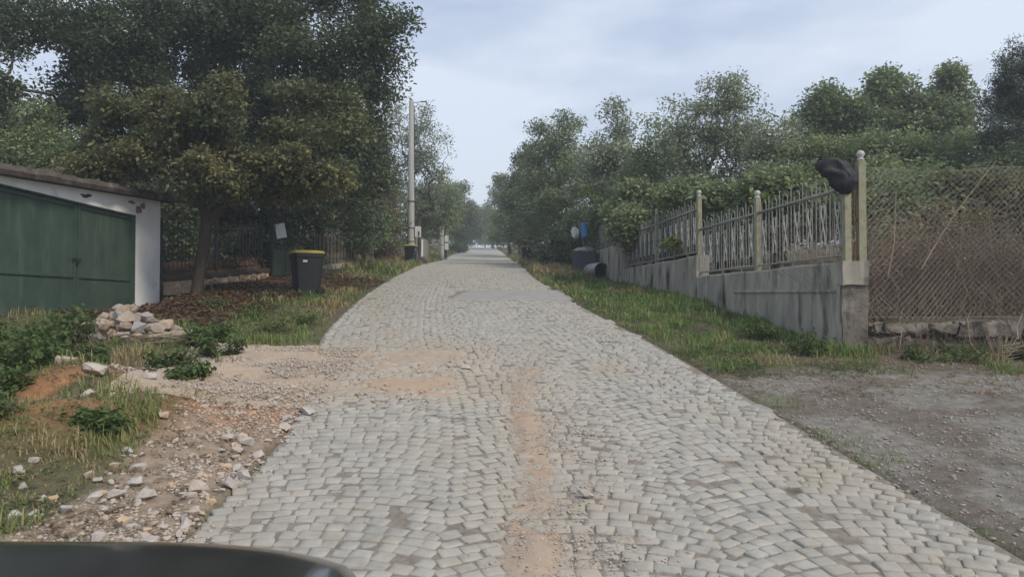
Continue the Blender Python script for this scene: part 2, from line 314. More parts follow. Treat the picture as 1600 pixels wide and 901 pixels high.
# ------------------------------------------------------------------ granite setts
PATCH = (-1.55, 1.5, 17.7, 20.4)               # concrete repair: x0,x1,y0,y1
def make_setts():
    rows = []
    pitch = .128
    lanes = [(0, .333, 24), (.333, .667, 34), (.667, 1.0, 45)]
    yj = np.arange(2.6, 61, pitch)
    for u0, u1, ang in lanes:
        for y0 in yj:
            wd = float(RR(y0) - LL(y0) + .14); x0 = float(LL(y0)) - .12 + u0 * wd; x1 = float(LL(y0)) - .12 + u1 * wd
            ch = x1 - x0; th = math.radians(ang); Ra = ch / 2 / math.sin(th); n = max(6, int(round(2 * th * Ra / .140)))
            e = np.cumsum(rng.uniform(.8, 1.2, n)); e = np.concatenate([[0], e]) / e[-1]; q = (e * 2 - 1) * th
            c = (q[:-1] + q[1:]) / 2; hw = (q[1:] - q[:-1]) / 2 * Ra
            x = (x0 + x1) / 2 + Ra * np.sin(c); y = y0 + Ra * (np.cos(c) - math.cos(th))
            rows.append(np.stack([x, y, hw * rng.uniform(.90, .99, n), pitch / 2 * np.cos(c) * rng.uniform(.89, .99, n), -c + rng.normal(0, .045, n)], 1))
    A = np.concatenate(rows)
    A[:, 0] += rng.normal(0, .006, len(A)); A[:, 1] += rng.normal(0, .006, len(A))
    px, py = A[:, 0], A[:, 1]
    ok = ~((px > PATCH[0]) & (px < PATCH[1]) & (py > PATCH[2]) & (py < PATCH[3]))
    ok &= (px > LL(py) - .06 + .14 * vn(px, py, .5, 4)) & (px < RR(py) - np.where(py < 8.3, .10, .03 + .2 * (vn(px, py, .5, 14) - .25)))
    ok &= ~((fbm(px, py, .7, 60) > .82) & (rng.random(len(A)) < .8))
    return A[ok]
SETT = make_setts()
def sett_geom(A):
    n = len(A); c = .17
    o = np.array([(1, -1 + c), (1, 1 - c), (1 - c, 1), (-1 + c, 1), (-1, 1 - c), (-1, -1 + c), (-1 + c, -1), (1 - c, -1)])
    O = o[None] * (1 + rng.normal(0, .06, (n, 8, 2)))
    rings = []
    h = rng.normal(0, .005, (n, 1)); tx = rng.normal(0, .035, (n, 1)); ty = rng.normal(0, .035, (n, 1))
    for s_, z_ in ((.45, .002), (.92, .0), (1.0, -.006), (1.0, -.06)):
        lx = O[..., 0] * A[:, 2:3] * s_; ly = O[..., 1] * A[:, 3:4] * s_
        if s_ == 1.0: pass
        ca, sa = np.cos(A[:, 4:5]), np.sin(A[:, 4:5])
        X = A[:, 0:1] + ca * lx - sa * ly; Y = A[:, 1:2] + sa * lx + ca * ly
        Z = road_z(Y) + z_ + h + tx * lx + ty * ly
        rings.append(np.stack([X, Y, Z], -1))
    V = np.stack(rings, 1)                        # n,4,8,3
    base = np.arange(n)[:, None] * 32
    top = base + np.arange(8)[None]
    k = np.arange(8); quads = []
    for r in range(3):
        quads.append(np.stack([base + (r + 1) * 8 + k, base + (r + 1) * 8 + (k + 1) % 8, base + r * 8 + (k + 1) % 8, base + r * 8 + k], -1).reshape(-1, 4))
    dust = .75 * sm(sand_mask(A[:, 0] - .35, A[:, 1]) * 1.3) + .6 * np.exp(-((A[:, 0] - .2) / .55) ** 2) * sm((12 - A[:, 1]) / 3)
    tint = np.repeat(np.clip(rng.beta(1.2, 4, n) * .5 + dust * rng.uniform(.5, 1, n), 0, 1), 32)
    return V.reshape(-1, 3), top, np.concatenate(quads), tint
def in_view(X, Y, Z, m=0):
    px = 800 + X / Y * FPX; py = HZ - (Z - CAMZ) / Y * FPX
    return (Y > 1) & (px > -m) & (px < 1600 + m) & (py > -m) & (py < 901 + m)
zz = road_z(SETT[:, 1]); vis = in_view(SETT[:, 0], SETT[:, 1], zz) & (sand_mask(SETT[:, 0], SETT[:, 1]) < .5)
px_ = 800 + SETT[:, 0] / SETT[:, 1] * FPX; py_ = HZ - (zz - CAMZ) / SETT[:, 1] * FPX
vis &= ~((py_ > 838) & (px_ < 560))
order = np.argsort(np.where(vis, SETT[:, 1], 1e9)); pick = order[:300]; rest = np.setdiff1d(np.arange(len(SETT)), pick)
V, T, Q, tn = sett_geom(SETT[rest])
so = link('setts', fast_mesh('setts', V, [T, Q], {'tint': tn}), M_sett, road); so['kind'] = 'stuff'
for i in pick:
    V, T, Q, tn = sett_geom(SETT[i:i + 1]); link('sett', fast_mesh('sett', V, [T, Q], {'tint': tn}), M_sett, road)
# kerb stones along the right edge
y = 3.4
while y < 34:
    L_ = random.uniform(.17, .36); yc = y + L_ / 2; xr = float(RR(yc)); a = math.atan2(float(RR(yc + .2) - RR(yc - .2)), .4)
    if not (PATCH[2] - .3 < yc < PATCH[3] + .2) and random.random() < (.45 if yc < 8.2 else 0):
        V, T, Q, tn = sett_geom(np.array([[xr - .08 + random.uniform(-.03, .03), yc, random.uniform(.08, .115), L_ / 2 * .95, -a + random.uniform(-.1, .1)]]))
        link('kerb_stone', fast_mesh('kerb_stone', V, [T, Q], {'tint': tn}), M_kerb, road)
    y += L_
# concrete repair patch with an uneven outline
def patch_poly():
    pts = []
    x0, x1, y0, y1 = PATCH
    for a, b in (((x0, y0), (x1, y0)), ((x1, y0), (x1 - .15, y1)), ((x1 - .15, y1), (x0 + .35, y1)), ((x0 + .35, y1), (x0, y0))):
        for t in np.arange(0, 1, .07): pts.append((a[0] + (b[0] - a[0]) * t + random.uniform(-.05, .05), a[1] + (b[1] - a[1]) * t + random.uniform(-.05, .05)))
    return pts
pp = patch_poly(); mb = MB(); cx, cy = -.05, 19.0
n = len(pp); Vp = []; Fp = []
for s_, dz in ((1.0, -.05), (1.0, .008), (.985, .014), (.6, .016), (.25, .016)):
    for x_, y_ in pp:
        X_, Y_ = cx + (x_ - cx) * s_, cy + (y_ - cy) * s_; Vp.append((X_, Y_, float(road_z(Y_)) + dz))
for r in range(4):
    for k in range(n): Fp.append((r * n + k, r * n + (k + 1) % n, (r + 1) * n + (k + 1) % n, (r + 1) * n + k))
Fp.append(tuple(4 * n + k for k in range(n)))
mb.add(Vp, Fp).build('concrete_patch', M_conc_patch, road)
# more concrete higher up: the far road surface is pale and smooth
# sand and dust spilled over the setts
def drift(name, x0, x1, y0, y1, mask, label, mat, amp, res=.045):
    X, Y = np.meshgrid(np.arange(x0, x1, res), np.arange(y0, y1, res))
    m = mask(X, Y); nz = fbm(X, Y, .5, 71) - .5; nf = fbm(X, Y, .12, 81) - .5
    edge = np.minimum(np.minimum(X - x0, x1 - X), np.minimum(Y - y0, y1 - Y))
    Z = np.where(X < LL(Y), ground_z(X, Y) + .012, road_z(Y) - .022) + amp * m + .02 * nz * m + .014 * nf + .010 * (vn(X, Y, .05, 83) - .5) - .008 - .03 * (m < .02)
    ii = np.arange(X.size).reshape(X.shape); f = np.stack([ii[:-1, :-1], ii[:-1, 1:], ii[1:, 1:], ii[1:, :-1]], -1).reshape(-1, 4)
    keep = (m > .03)[:-1, :-1].reshape(-1); f = f[keep]
    used = np.unique(f); remap = np.full(X.size, -1); remap[used] = np.arange(len(used))
    V = np.stack([X, Y, Z], -1).reshape(-1, 3)[used]
    return tag(link(name, fast_mesh(name, V, remap[f], None, True), mat), label, kind='stuff')
drift('sand', -4.3, .4, 7.2, 12, lambda X, Y: sand_mask(X, Y) * np.clip(.62 + 1.5 * (fbm(X, Y, .55, 51) - .42), 0, 1.15), 'pinkish sand spilled over the cobbles', M_sand, .058, .03)
drift('dirt', -.7, 1.2, 3.4, 10.8, lambda X, Y: band_mask(X, Y) * np.clip(.72 + 1.5 * (fbm(X, Y, .4, 52) - .45), 0, 1.1), 'strip of dirt and grit along the road middle', M_sand, .056, .03)

# ------------------------------------------------------------------ stones
PHI = (1 + 5 ** .5) / 2
ICO = np.array([(-1, PHI, 0), (1, PHI, 0), (-1, -PHI, 0), (1, -PHI, 0), (0, -1, PHI), (0, 1, PHI), (0, -1, -PHI), (0, 1, -PHI), (PHI, 0, -1), (PHI, 0, 1), (-PHI, 0, -1), (-PHI, 0, 1)]) / math.hypot(1, PHI)
ICF = np.array([(0, 11, 5), (0, 5, 1), (0, 1, 7), (0, 7, 10), (0, 10, 11), (1, 5, 9), (5, 11, 4), (11, 10, 2), (10, 7, 6), (7, 1, 8), (3, 9, 4), (3, 4, 2), (3, 2, 6), (3, 6, 8), (3, 8, 9), (4, 9, 5), (2, 4, 11), (6, 2, 10), (8, 6, 7), (9, 8, 1)])
def subdiv(V, F):
    V = list(map(tuple, V)); c = {}; out = []
    def mid(a, b):
        k = (min(a, b), max(a, b))
        if k not in c:
            p = np.array(V[a]) + np.array(V[b]); p /= np.linalg.norm(p); V.append(tuple(p)); c[k] = len(V) - 1
        return c[k]
    for a, b, d in F:
        x, y_, z = mid(a, b), mid(b, d), mid(d, a); out += [(a, x, z), (b, y_, x), (d, z, y_), (x, y_, z)]
    return np.array(V), np.array(out)
ICO1, ICF1 = subdiv(ICO, ICF); ICO2, ICF2 = subdiv(ICO1, ICF1); ICO3, ICF3 = subdiv(ICO2, ICF2)
def gravel(name, pts, size, mat, label, tint=.3, flat=.6, lift=.2, parent=None):
    n = len(pts); s = size(n)[:, None]
    sc = np.stack([rng.uniform(.7, 1.3, n), rng.uniform(.6, 1.1, n), rng.uniform(.35, .8, n) * flat / .6], 1) * s
    V = ICO[None] * sc[:, None, :] * rng.uniform(.5, 1.25, (n, 12, 1)); a = rng.uniform(0, 6.28, n)[:, None]
    ca, sa = np.cos(a), np.sin(a); X = V[..., 0] * ca - V[..., 1] * sa; Y = V[..., 0] * sa + V[..., 1] * ca
    V = np.stack([X, Y, V[..., 2] + lift * s], -1) + pts[:, None, :]
    F = (np.arange(n)[:, None, None] * 12 + ICF[None]).reshape(-1, 3)
    t = np.repeat(np.clip(rng.beta(.8, .8 / max(tint, .01) - .8, n), 0, 1), 12)
    o = link(name, fast_mesh(name, V.reshape(-1, 3), F, {'tint': t}), mat, parent)
    return tag(o, label, kind='stuff')
def scatter(n, x0, x1, y0, y1, dens, surf):
    X = rng.uniform(x0, x1, n); Y = rng.uniform(y0, y1, n); k = rng.random(n) < dens(X, Y); X, Y = X[k], Y[k]
    return np.stack([X, Y, surf(X, Y)], 1)
def surf_any(X, Y):
    m = sm(sand_mask(X, Y) * 1.2); return np.where((X > LL(Y)) & (X < RR(Y)), road_z(Y) - .004 + .022 * m, ground_z(X, Y) + .05 * m)
logn = lambda lo, hi: (lambda n: lo * (hi / lo) ** (rng.random(n) ** 3.4))
gravel('gravel', scatter(130000, -4.8, .2, 4, 12, lambda X, Y: np.clip(sand_mask(X, Y) * (.8 * (X < -2.2) + .12) + .9 * (np.clip(1.3 - np.abs(X - LL(Y) + .45) / .62, 0, 1)) * (Y < 9), 0, 1) * sm((fbm(X, Y, .5, 90) - .30) / .2), surf_any), lambda n: logn(.004, .03)(n), M_peb, 'loose pale gravel along the left road edge', .2)
gravel('gravel', scatter(36000, -.3, 1.5, 3.6, 10.5, lambda X, Y: np.clip(.45 * band_mask(X, Y) + .8 * np.exp(-((X - .58 - .04 * (Y - 6)) / .27) ** 2) * (1 - sm((Y - 7.2) / 1.6)) * sm((fbm(X, Y, .5, 91) - .34) / .16), 0, 1), lambda X, Y: road_z(Y) + .004 + .022 * band_mask(X, Y)), logn(.004, .016), M_peb, 'grey grit strewn right of the road middle', .15)
gravel('gravel', scatter(30000, 2.5, 9, 3.4, 10.6, lambda X, Y: sm((X - RR(Y) + .15) / .25) * (1 - sm((Y - 9.2 - .1 * X) / .9)) * sm((fbm(X, Y, .8, 92) - .26) / .25) * np.clip(6.5 / Y, 0, 1), surf_any), logn(.005, .026), M_peb2, 'grey gravel of the lay-by beside the cobbles', .15)
gravel('gravel', scatter(16000, -2.0, 3.0, 3.4, 12, lambda X, Y: .55 * sm((fbm(X, Y, .5, 95) - .42) / .2), lambda X, Y: road_z(Y) - .018), logn(.004, .011), M_peb, 'fine grit in the joints between the setts', .3)

def rock_mesh(name, size, tint, n=15):
    import bmesh
    d = rng.normal(size=(n, 3)); d /= np.linalg.norm(d, axis=1)[:, None]; d *= rng.uniform(.72, 1.12, (n, 1))
    V = np.sign(d) * np.abs(d) ** .72 * np.array(size) / 2 * 1.05
    bm = bmesh.new(); vs = [bm.verts.new(v) for v in V]; r = bmesh.ops.convex_hull(bm, input=vs)
    bmesh.ops.delete(bm, geom=[g for g in r['geom_interior'] if isinstance(g, bmesh.types.BMVert)], context='VERTS')
    me = bpy.data.meshes.new(name); bm.to_mesh(me); bm.free()
    at = me.attributes.new('tint', 'FLOAT', 'POINT'); at.data.foreach_set('value', np.full(len(me.vertices), tint, np.float32)); return me
def rock(name, x, y_, z, size, tint, mat, label, group):
    o = link(name, rock_mesh(name, size, tint), mat); o.location = (x, y_, z); o.rotation_euler = (random.uniform(-.3, .3), random.uniform(-.3, .3), random.uniform(0, 6.28))
    return tag(o, label, 'stone', group)
# pale stones strewn along the left edge of the road
spots = [(-3.05, 4.95), (-2.75, 5.05), (-2.5, 5.0), (-3.35, 4.9), (-3.15, 5.15), (-2.2, 4.95), (-2.35, 5.3), (-2.6, 5.35), (-2.95, 5.4), (-3.6, 5.0), (-2.15, 5.25)]
k = 0; placed = []
def try_rock(x, y_, s):
    for a, b, c in placed:
        if (a - x) ** 2 + (b - y_) ** 2 < (.42 * (c + s)) ** 2: return False
    placed.append((x, y_, s)); return True
while k < 120:
    y_ = 4.55 + 4.2 * random.random() ** 1.6; x = float(LL(y_)) - .03 - abs(random.gauss(0, .45)); s = .045 + .085 * random.random() ** 2
    if random.random() < .18: x -= .8
    if x < -.76 * y_: continue
    if not try_rock(x, y_, s): continue
    rock('stone', x, y_, gz(x, y_) + .22 * s, (s * 1.25, s * .95, s * .75), min(1, random.random() ** 3), M_rock, ('larger' if s > .08 else 'small') + (' cream' if y_ < 5.7 else ' pale') + ' stone ' + ('on the bare gravel nearest the car bonnet' if y_ < 5.7 else 'on the gravel strip by the left cobble edge' if y_ < 7.2 else 'near the red soil at the sandy spill'), 'loose stones strewn along the left road edge'); k += 1
for x, y_, s, lb in ((-.62, 9.9, .11, 'single pale stone lying on the sand patch on the road'), (-2.12, 7.7, .16, 'flat white stone where the sand meets the cobbles'), (.53, 5.35, .09, 'squarish grey stone among the grit at the road middle')):
    rock('stone', x, y_, float(road_z(y_)) + .03, (s * 1.4, s, s * .6), .05, M_rock, lb, None)
for (x, y_, s, t, lb) in ((-5.0, 8.3, .17, .5, 'tan boulder on top of the red soil mound'), (-4.5, 8.0, .2, .25, 'flat cream boulder on the front of the red soil mound'), (-4.1, 8.4, .15, 0, 'grey boulder in the grass right of the red soil mound')):
    rock('stone', x, y_, gz(x, y_) + .05, (s * 1.4, s, s * .7), t, M_rock, lb, None)
# rubble heap by the white garage corner
hc = P(194, 527, 11.9); heap = []
k = 0
for layer, (rx, rz_, nn) in enumerate(((1.05, -.02, 50), (.76, .13, 26), (.45, .25, 12), (.2, .36, 4))):
    for i in range(nn):
        for tr_ in range(60):
            a, r = random.uniform(0, 6.28), rx * random.random() ** .55; x, y_ = hc[0] + r * math.cos(a) * 1.0, hc[1] + .1 + r * math.sin(a) * .62; s = random.uniform(.16, .29)
            z = gz(x, y_) + .06 + rz_
            if all((x - q[0]) ** 2 + (y_ - q[1]) ** 2 + (z - q[2]) ** 2 * 1.3 > (.40 * (s + q[3])) ** 2 for q in heap): break
        heap.append((x, y_, z, s)); tn_ = random.random() ** 2.2
        rock('rubble_stone', x, y_, z, (s * 1.2, s * .95, s * .78), tn_, M_rubble, ('tan' if tn_ < .5 else 'grey') + ' rubble stone ' + ['around the foot of the heap by the garage', 'in the middle layer of the heap by the garage', 'high up in the heap by the garage', 'on the very top of the heap by the garage'][layer], 'rubble stones heaped by the garage')

# ------------------------------------------------------------------ foliage helpers
def ball(n):
    d = rng.normal(size=(n, 3)); return d / np.linalg.norm(d, axis=1)[:, None] * (rng.random((n, 1)) ** .45)
def leaf_cloud(cent, sig, per, ls, up=.7, droop=.25, tint_c=None, aspect=.55, tint_var=.35):
    """per leaves round every clump centre: folded diamond leaves of length ls"""
    n = len(cent) * per; ci = np.repeat(np.arange(len(cent)), per)
    pos = cent[ci] + ball(n) * sig * 1.75 * np.array((1, 1, .72))
    nrm = rng.normal(size=(n, 3)); nrm[:, 2] = np.abs(nrm[:, 2]) + up; nrm /= np.linalg.norm(nrm, axis=1)[:, None]
    d = rng.normal(size=(n, 3)); d[:, 2] -= droop * 2; d -= nrm * (d * nrm).sum(1)[:, None]; d /= np.linalg.norm(d, axis=1)[:, None] + 1e-9
    sd_ = np.cross(nrm, d); L = ls * rng.uniform(.65, 1.3, (n, 1))
    v0 = pos; v2 = pos + d * L - nrm * L * .12; m = pos + d * L * .45 + nrm * L * .05
    V = np.stack([v0, m + sd_ * L * aspect * .5, v2, m - sd_ * L * aspect * .5], 1)
    F = np.arange(n * 4).reshape(n, 4)
    tc_ = np.zeros(len(cent)) if tint_c is None else tint_c
    t = np.clip(tc_[ci] + rng.normal(0, tint_var * .5, n), 0, 1)
    return V.reshape(-1, 3), F, np.repeat(t, 4)

def skeleton(base, trunk_top, tips, r0, lean=None):
    nodes = [np.array(base, float)]; par = [-1]
    k = 6
    for i in range(1, k + 1):
        t = i / k; p = nodes[0] * (1 - t) + np.array(trunk_top) * t + rng.normal(0, .03, 3) * (i < k) * np.linalg.norm(np.array(trunk_top) - base) * .15
        nodes.append(p); par.append(len(nodes) - 2)
    first = max(2, k - 2)
    tips = tips[np.argsort(np.linalg.norm(tips - np.array(trunk_top), axis=1))]
    tip_ids = []
    for tp in tips:
        A = np.array(nodes[first:]); d = np.linalg.norm(A - tp, axis=1); pen = np.linalg.norm(A - np.array(trunk_top), axis=1)
        j = int(np.argmin(d + .25 * pen + 2.0 * (A[:, 2] > tp[2] + .3))) + first
        a = nodes[j]; L = np.linalg.norm(tp - a); p_ = j
        ns = 3 if L > 1.2 else 2
        for s_ in range(1, ns + 1):
            t = s_ / ns; q = a * (1 - t) + tp * t + (rng.normal(0, .06, 3) * L * (s_ < ns)) + np.array((0, 0, .08 * L * math.sin(math.pi * t)))
            nodes.append(q); par.append(p_); p_ = len(nodes) - 1
        tip_ids.append(p_)
    cnt = np.zeros(len(nodes))
    for t_ in tip_ids:
        i = t_
        while i >= 0: cnt[i] += 1; i = par[i]
    rad = np.maximum(r0 * (cnt / max(1, cnt.max())) ** .55, .007)
    rad[0] *= 1.25
    return nodes, par, rad
def tubes(nodes, par, rad, n=6):
    Vs = []; Fs = []; b = 0
    for i, p_ in enumerate(par):
        if p_ < 0: continue
        a, c = nodes[p_], nodes[i]; t = c - a; L = np.linalg.norm(t)
        if L < 1e-4: continue
        t = t / L; u = np.cross(t, (0, 0, 1.0) if abs(t[2]) < .9 else (1.0, 0, 0)); u /= np.linalg.norm(u); v = np.cross(t, u)
        ra = min(rad[p_], rad[i] * 1.6) if p_ > 6 else rad[p_]; rc = rad[i]
        m = n if rad[i] > .03 else 4
        q = np.arange(m) * 2 * math.pi / m; ring = np.outer(np.cos(q), u) + np.outer(np.sin(q), v)
        Vs.append(a - t * ra * .2 + ring * ra); Vs.append(c + t * rc * .2 + ring * rc)
        k = np.arange(m); Fs.append(np.stack([b + k, b + (k + 1) % m, b + m + (k + 1) % m, b + m + k], -1)); b += 2 * m
    return np.concatenate(Vs), np.concatenate(Fs)

def tips_in(lobes, n, gap=.36, shell=.5):
    """clump centres in a union of ellipsoids, biased to the outside, with gaps"""
    w_ = np.array([l[1][0] * l[1][1] * l[1][2] for l in lobes]) ** .8; w_ /= w_.sum(); out = []; li = []
    for (c, r), k in zip(lobes, np.maximum(4, (w_ * n).astype(int))):
        d = rng.normal(size=(k * 3, 3)); d /= np.linalg.norm(d, axis=1)[:, None]; q = rng.random(k * 3) ** shell
        p = c + d * q[:, None] * r; g = vn(p[:, 0] + p[:, 1] * .6, p[:, 2], max(.45, min(.8, r[0] * .4)), 7) > gap
        out.append(p[g][:k])
    return np.concatenate(out)
def lobes_px(L):
    o = []
    for l in L:
        px, py, d, rx, ry = l[:5]; k = d / FPX; ryd = (l[5] if len(l) > 5 else (rx + ry) / 2 * k)
        o.append((P(px, py, d), np.array((rx * k, ryd, ry * k))))
    return o
def tree(name, label, lobes, base, leaf, mat, n_tip, per, r0, ls, cat='tree', group=None, sig=.3, gap=.36, fork=.42, tint=.25, bark=None, up=.7, aspect=.55, droop=.25, shell=.5, tipcol=None):
    b = np.array(base, float); lb = lobes_px(lobes)
    lb = [(c - b, r) for c, r in lb]; tips = tips_in(lb, n_tip, gap, shell); tips = tips[tips[:, 2] > .15]
    cen = tips.mean(0); top = np.array((cen[0] * .5, cen[1] * .5, max(.3, cen[2] * fork)))
    e = thing(name, label, cat, tuple(b - np.array((0, 0, .12))), group)
    nd, pr, rd = skeleton((0, 0, 0), top, tips, r0); V, F = tubes(nd, pr, rd)
    link('trunk' if cat == 'tree' else 'stem', fast_mesh('trunk', V, F, None, True), bark or M_bark, e)
    tc_ = np.clip(rng.normal(tint, .30, len(tips)), 0, 1)
    if tipcol is not None: tc_ = np.clip(tc_ + tipcol(tips), 0, 1)
    # leaves at the tips and halfway along the last twig
    V, F, t = leaf_cloud(tips, sig, per, ls, up=up, aspect=aspect, droop=droop, tint_c=tc_)
    link('crown' if cat == 'tree' else 'foliage', fast_mesh('crown', V, F, {'tint': t}), leaf, e)
    return e
def gbase(px, d): x = (px - 800) * d / FPX; return (x, d, gz(x, d))

# ------------------------------------------------------------------ garage on the left
GXF = -8.32                                          # front face of the garage
g = thing('garage', 'low white garage with green metal double door and sagging slab roof', 'garage', (GXF, 14.8, 1.3))
def gp(mb, name, mat, parent=g, smooth=False):       # build in world coordinates, keep the parent's offset out
    o = mb.build(name, mat, parent, smooth); o.matrix_parent_inverse = parent_inv(parent); return o
def parent_inv(p):
    m = Matrix.LocRotScale(p.location, p.rotation_euler, p.scale)
    if p.parent: m = Matrix.LocRotScale(p.parent.location, p.parent.rotation_euler, p.parent.scale) @ p.matrix_parent_inverse @ m
    return m.inverted()
def roofz(y): return 3.60 + (y - 12.2) * .062        # underside of the roof slab
zb = 1.0
DT = 3.46                                            # door head
# front wall: pier right of the door, lintel band above, pier left
mb = MB(); mb.prism([(GXF, 16.32), (GXF, 17.45), (GXF - .28, 17.45), (GXF - .28, 16.32)], zb, [roofz(16.32), roofz(17.45), roofz(17.45), roofz(16.32)]); gp(mb, 'front_wall', M_white)
mb = MB(); mb.prism([(GXF, 11.8), (GXF, 16.318), (GXF - .28, 16.318), (GXF - .28, 11.8)], DT, [roofz(11.8), roofz(16.318), roofz(16.318), roofz(11.8)]); gp(mb, 'lintel', M_white)
mb = MB(); mb.prism([(GXF, 11.2), (GXF, 11.798), (GXF - .28, 11.798), (GXF - .28, 11.2)], zb, [roofz(11.2), roofz(11.8), roofz(11.8), roofz(11.2)]); gp(mb, 'front_wall', M_white)
mb = MB(); mb.prism([(GXF - .282, 17.45), (GXF - .282, 17.2), (GXF - 5.4, 17.2), (GXF - 5.4, 17.45)], zb, roofz(17.2)); gp(mb, 'side_wall', M_white)
mb = MB(); mb.prism([(GXF - .282, 11.45), (GXF - .282, 11.2), (GXF - 5.4, 11.2), (GXF - 5.4, 11.45)], zb, roofz(11.2)); gp(mb, 'side_wall', M_white)
mb = MB(); mb.prism([(GXF - 5.4, 17.19), (GXF - 5.4, 11.46), (GXF - 5.15, 11.46), (GXF - 5.15, 17.19)], zb, 3.5); gp(mb, 'rear_wall', M_white)
# roof slab with a ragged edge
mb = MB(); ys = np.linspace(10.9, 18.05, 40); V = []; F = []
for i, y_ in enumerate(ys):
    xe = GXF + .24 + random.uniform(-.035, .035); t = .17 + random.uniform(-.02, .02); z0 = roofz(y_) + .004
    if 12.6 < y_ < 13.2: t += .03
    V += [(xe - .03, y_, z0), (xe, y_, z0 + t * .45), (xe - .04, y_, z0 + t), (GXF - 5.6, y_, z0 + t + .0), (GXF - 5.6, y_, z0)]
for i in range(len(ys) - 1):
    for k in range(5): F.append((i * 5 + k, i * 5 + (k + 1) % 5, i * 5 + 5 + (k + 1) % 5, i * 5 + 5 + k))
F += [(4, 3, 2, 1, 0), tuple((len(ys) - 1) * 5 + k for k in range(5))]
roof = gp(mb.add(V, F), 'roof', M_roof)
# two green door leaves with welded frames
for y0, y1 in ((11.86, 14.2), (14.235, 16.29)):
    xb = GXF - .085
    mb = MB().box((xb - .012, (y0 + y1) / 2, (zb + .1 + DT - .03) / 2), (.012, y1 - y0 - .02, DT - .03 - zb - .1)); leaf_o = gp(mb, 'door_leaf', M_door)
    for c, dd in (((xb, y0 + .03, (zb + .1 + DT) / 2), (.05, .06, DT - zb - .14)), ((xb, y1 - .03, (zb + .1 + DT) / 2), (.05, .06, DT - zb - .14)),
                  ((xb, (y0 + y1) / 2, DT - .07), (.046, y1 - y0 - .13, .07)), ((xb, (y0 + y1) / 2, 2.03), (.046, y1 - y0 - .13, .055)), ((xb, (y0 + y1) / 2, 1.2), (.046, y1 - y0 - .13, .06))):
        gp(MB().box(c, dd, bev=.004), 'frame_bar', M_door, leaf_o)
    for hz_ in (1.55, 2.95): gp(MB().tube([(xb + .035, y0 + .02 if y0 < 13 else y1 - .02, hz_ - .07), (xb + .035, y0 + .02 if y0 < 13 else y1 - .02, hz_ + .07)], .018, 8), 'hinge', M_door, leaf_o)
    if y0 > 13:
        gp(MB().box((xb + .035, y0 - .02, 2.36), (.02, .26, .045), bev=.004), 'hasp', M_darkiron, leaf_o)
        gp(MB().box((xb + .055, y0 - .03, 2.31), (.03, .06, .08), bev=.008), 'padlock', M_darkiron, leaf_o)
mb = MB().box((GXF - .04, 16.302, (zb + DT) / 2), (.075, .03, DT - zb)); gp(mb, 'door_jamb', M_door)
mb = MB().box((GXF - .04, 14.06, DT - .014), (.075, 4.45, .026)); gp(mb, 'door_jamb', M_door)
# crumbled plaster on the lintel
def blotch(mb, y_, z, ry_, rz_):
    n = 11; pts = [(GXF + .006 + random.uniform(0, .006), y_ + ry_ * math.cos(6.283 * k / n) * random.uniform(.6, 1.2), z + rz_ * math.sin(6.283 * k / n) * random.uniform(.6, 1.2)) for k in range(n)]
    b = [(GXF - .01, p[1], p[2]) for p in pts]; return mb.add(pts + b, [tuple(range(n))] + [(k, n + k, n + (k + 1) % n, (k + 1) % n) for k in range(n)])
mb = MB(); blotch(mb, 16.42, 3.60, .17, .10); blotch(mb, 16.62, 3.72, .13, .07); blotch(mb, 16.1, 3.72, .16, .04); gp(mb, 'crumbled_plaster', M_plasterhole)
mb = MB(); blotch(mb, 14.35, 3.60, .14, .04); blotch(mb, 14.5, 3.64, .10, .03); gp(mb, 'crumbled_plaster', M_mortar)
# ------------------------------------------------------------------ right wall, iron fence, chain-link
wall = thing('retaining_wall', 'stained grey concrete wall in steps beneath the iron railings', 'wall', (5.0, 11.2, .8))
YS = [11.16, 14.35, 17.56, 20.95, 24.35, 27.3, 30.0]; WT = [2.15, 2.15, 2.65, 2.65, 3.55, 3.55]
u = np.array((-.0995, .995)); nrm_ = np.array((.995, .0995))
def wpt(y_, off=0.0): return (float(XW(y_)) + off * .995, y_ + off * .0995)
for y0, y1, zt in ((11.16, 17.42, 2.15), (17.423, 24.2, 2.65), (24.203, 31.0, 3.55)):
    mb = MB(); n = 10
    yy = np.linspace(y0, y1, n + 1)
    V = []; F = []
    for a in yy:
        f0 = wpt(a, random.uniform(-.01, .01)); b0 = wpt(a, .30); zg = min(gz(f0[0] - .1, a), gz(f0[0] - .3, a)) - .35; zt_ = zt + random.uniform(-.012, .012)
        V += [(f0[0] - .03, f0[1], zg), (f0[0], f0[1], zt_ - .03), (f0[0] + .03, f0[1], zt_), (b0[0], b0[1], zt_), (b0[0], b0[1], zg)]
    for i in range(n):
        for k in range(5): F.append((i * 5 + k, i * 5 + 5 + k, i * 5 + 5 + (k + 1) % 5, i * 5 + (k + 1) % 5))
    F += [(0, 1, 2, 3, 4), tuple(n * 5 + k for k in range(5))[::-1]]
    gp(mb.add(V, F), 'wall_section', M_concwall, wall)
mb = MB(); V = []; ya, yb = 11.3, 15.2
for a in (ya, yb):
    p0 = wpt(a, -.035); p1 = wpt(a, .01); zc = 1.70 + (a - ya) * .012; V += [(p0[0], p0[1], zc - .015), (p0[0], p0[1], zc + .02), (p1[0], p1[1], zc + .04), (p1[0], p1[1], zc - .03)]
gp(mb.add(V, [(0, 4, 5, 1), (1, 5, 6, 2), (3, 7, 4, 0), (0, 1, 2, 3), (7, 6, 5, 4)]), 'ledge', M_concwall, wall)
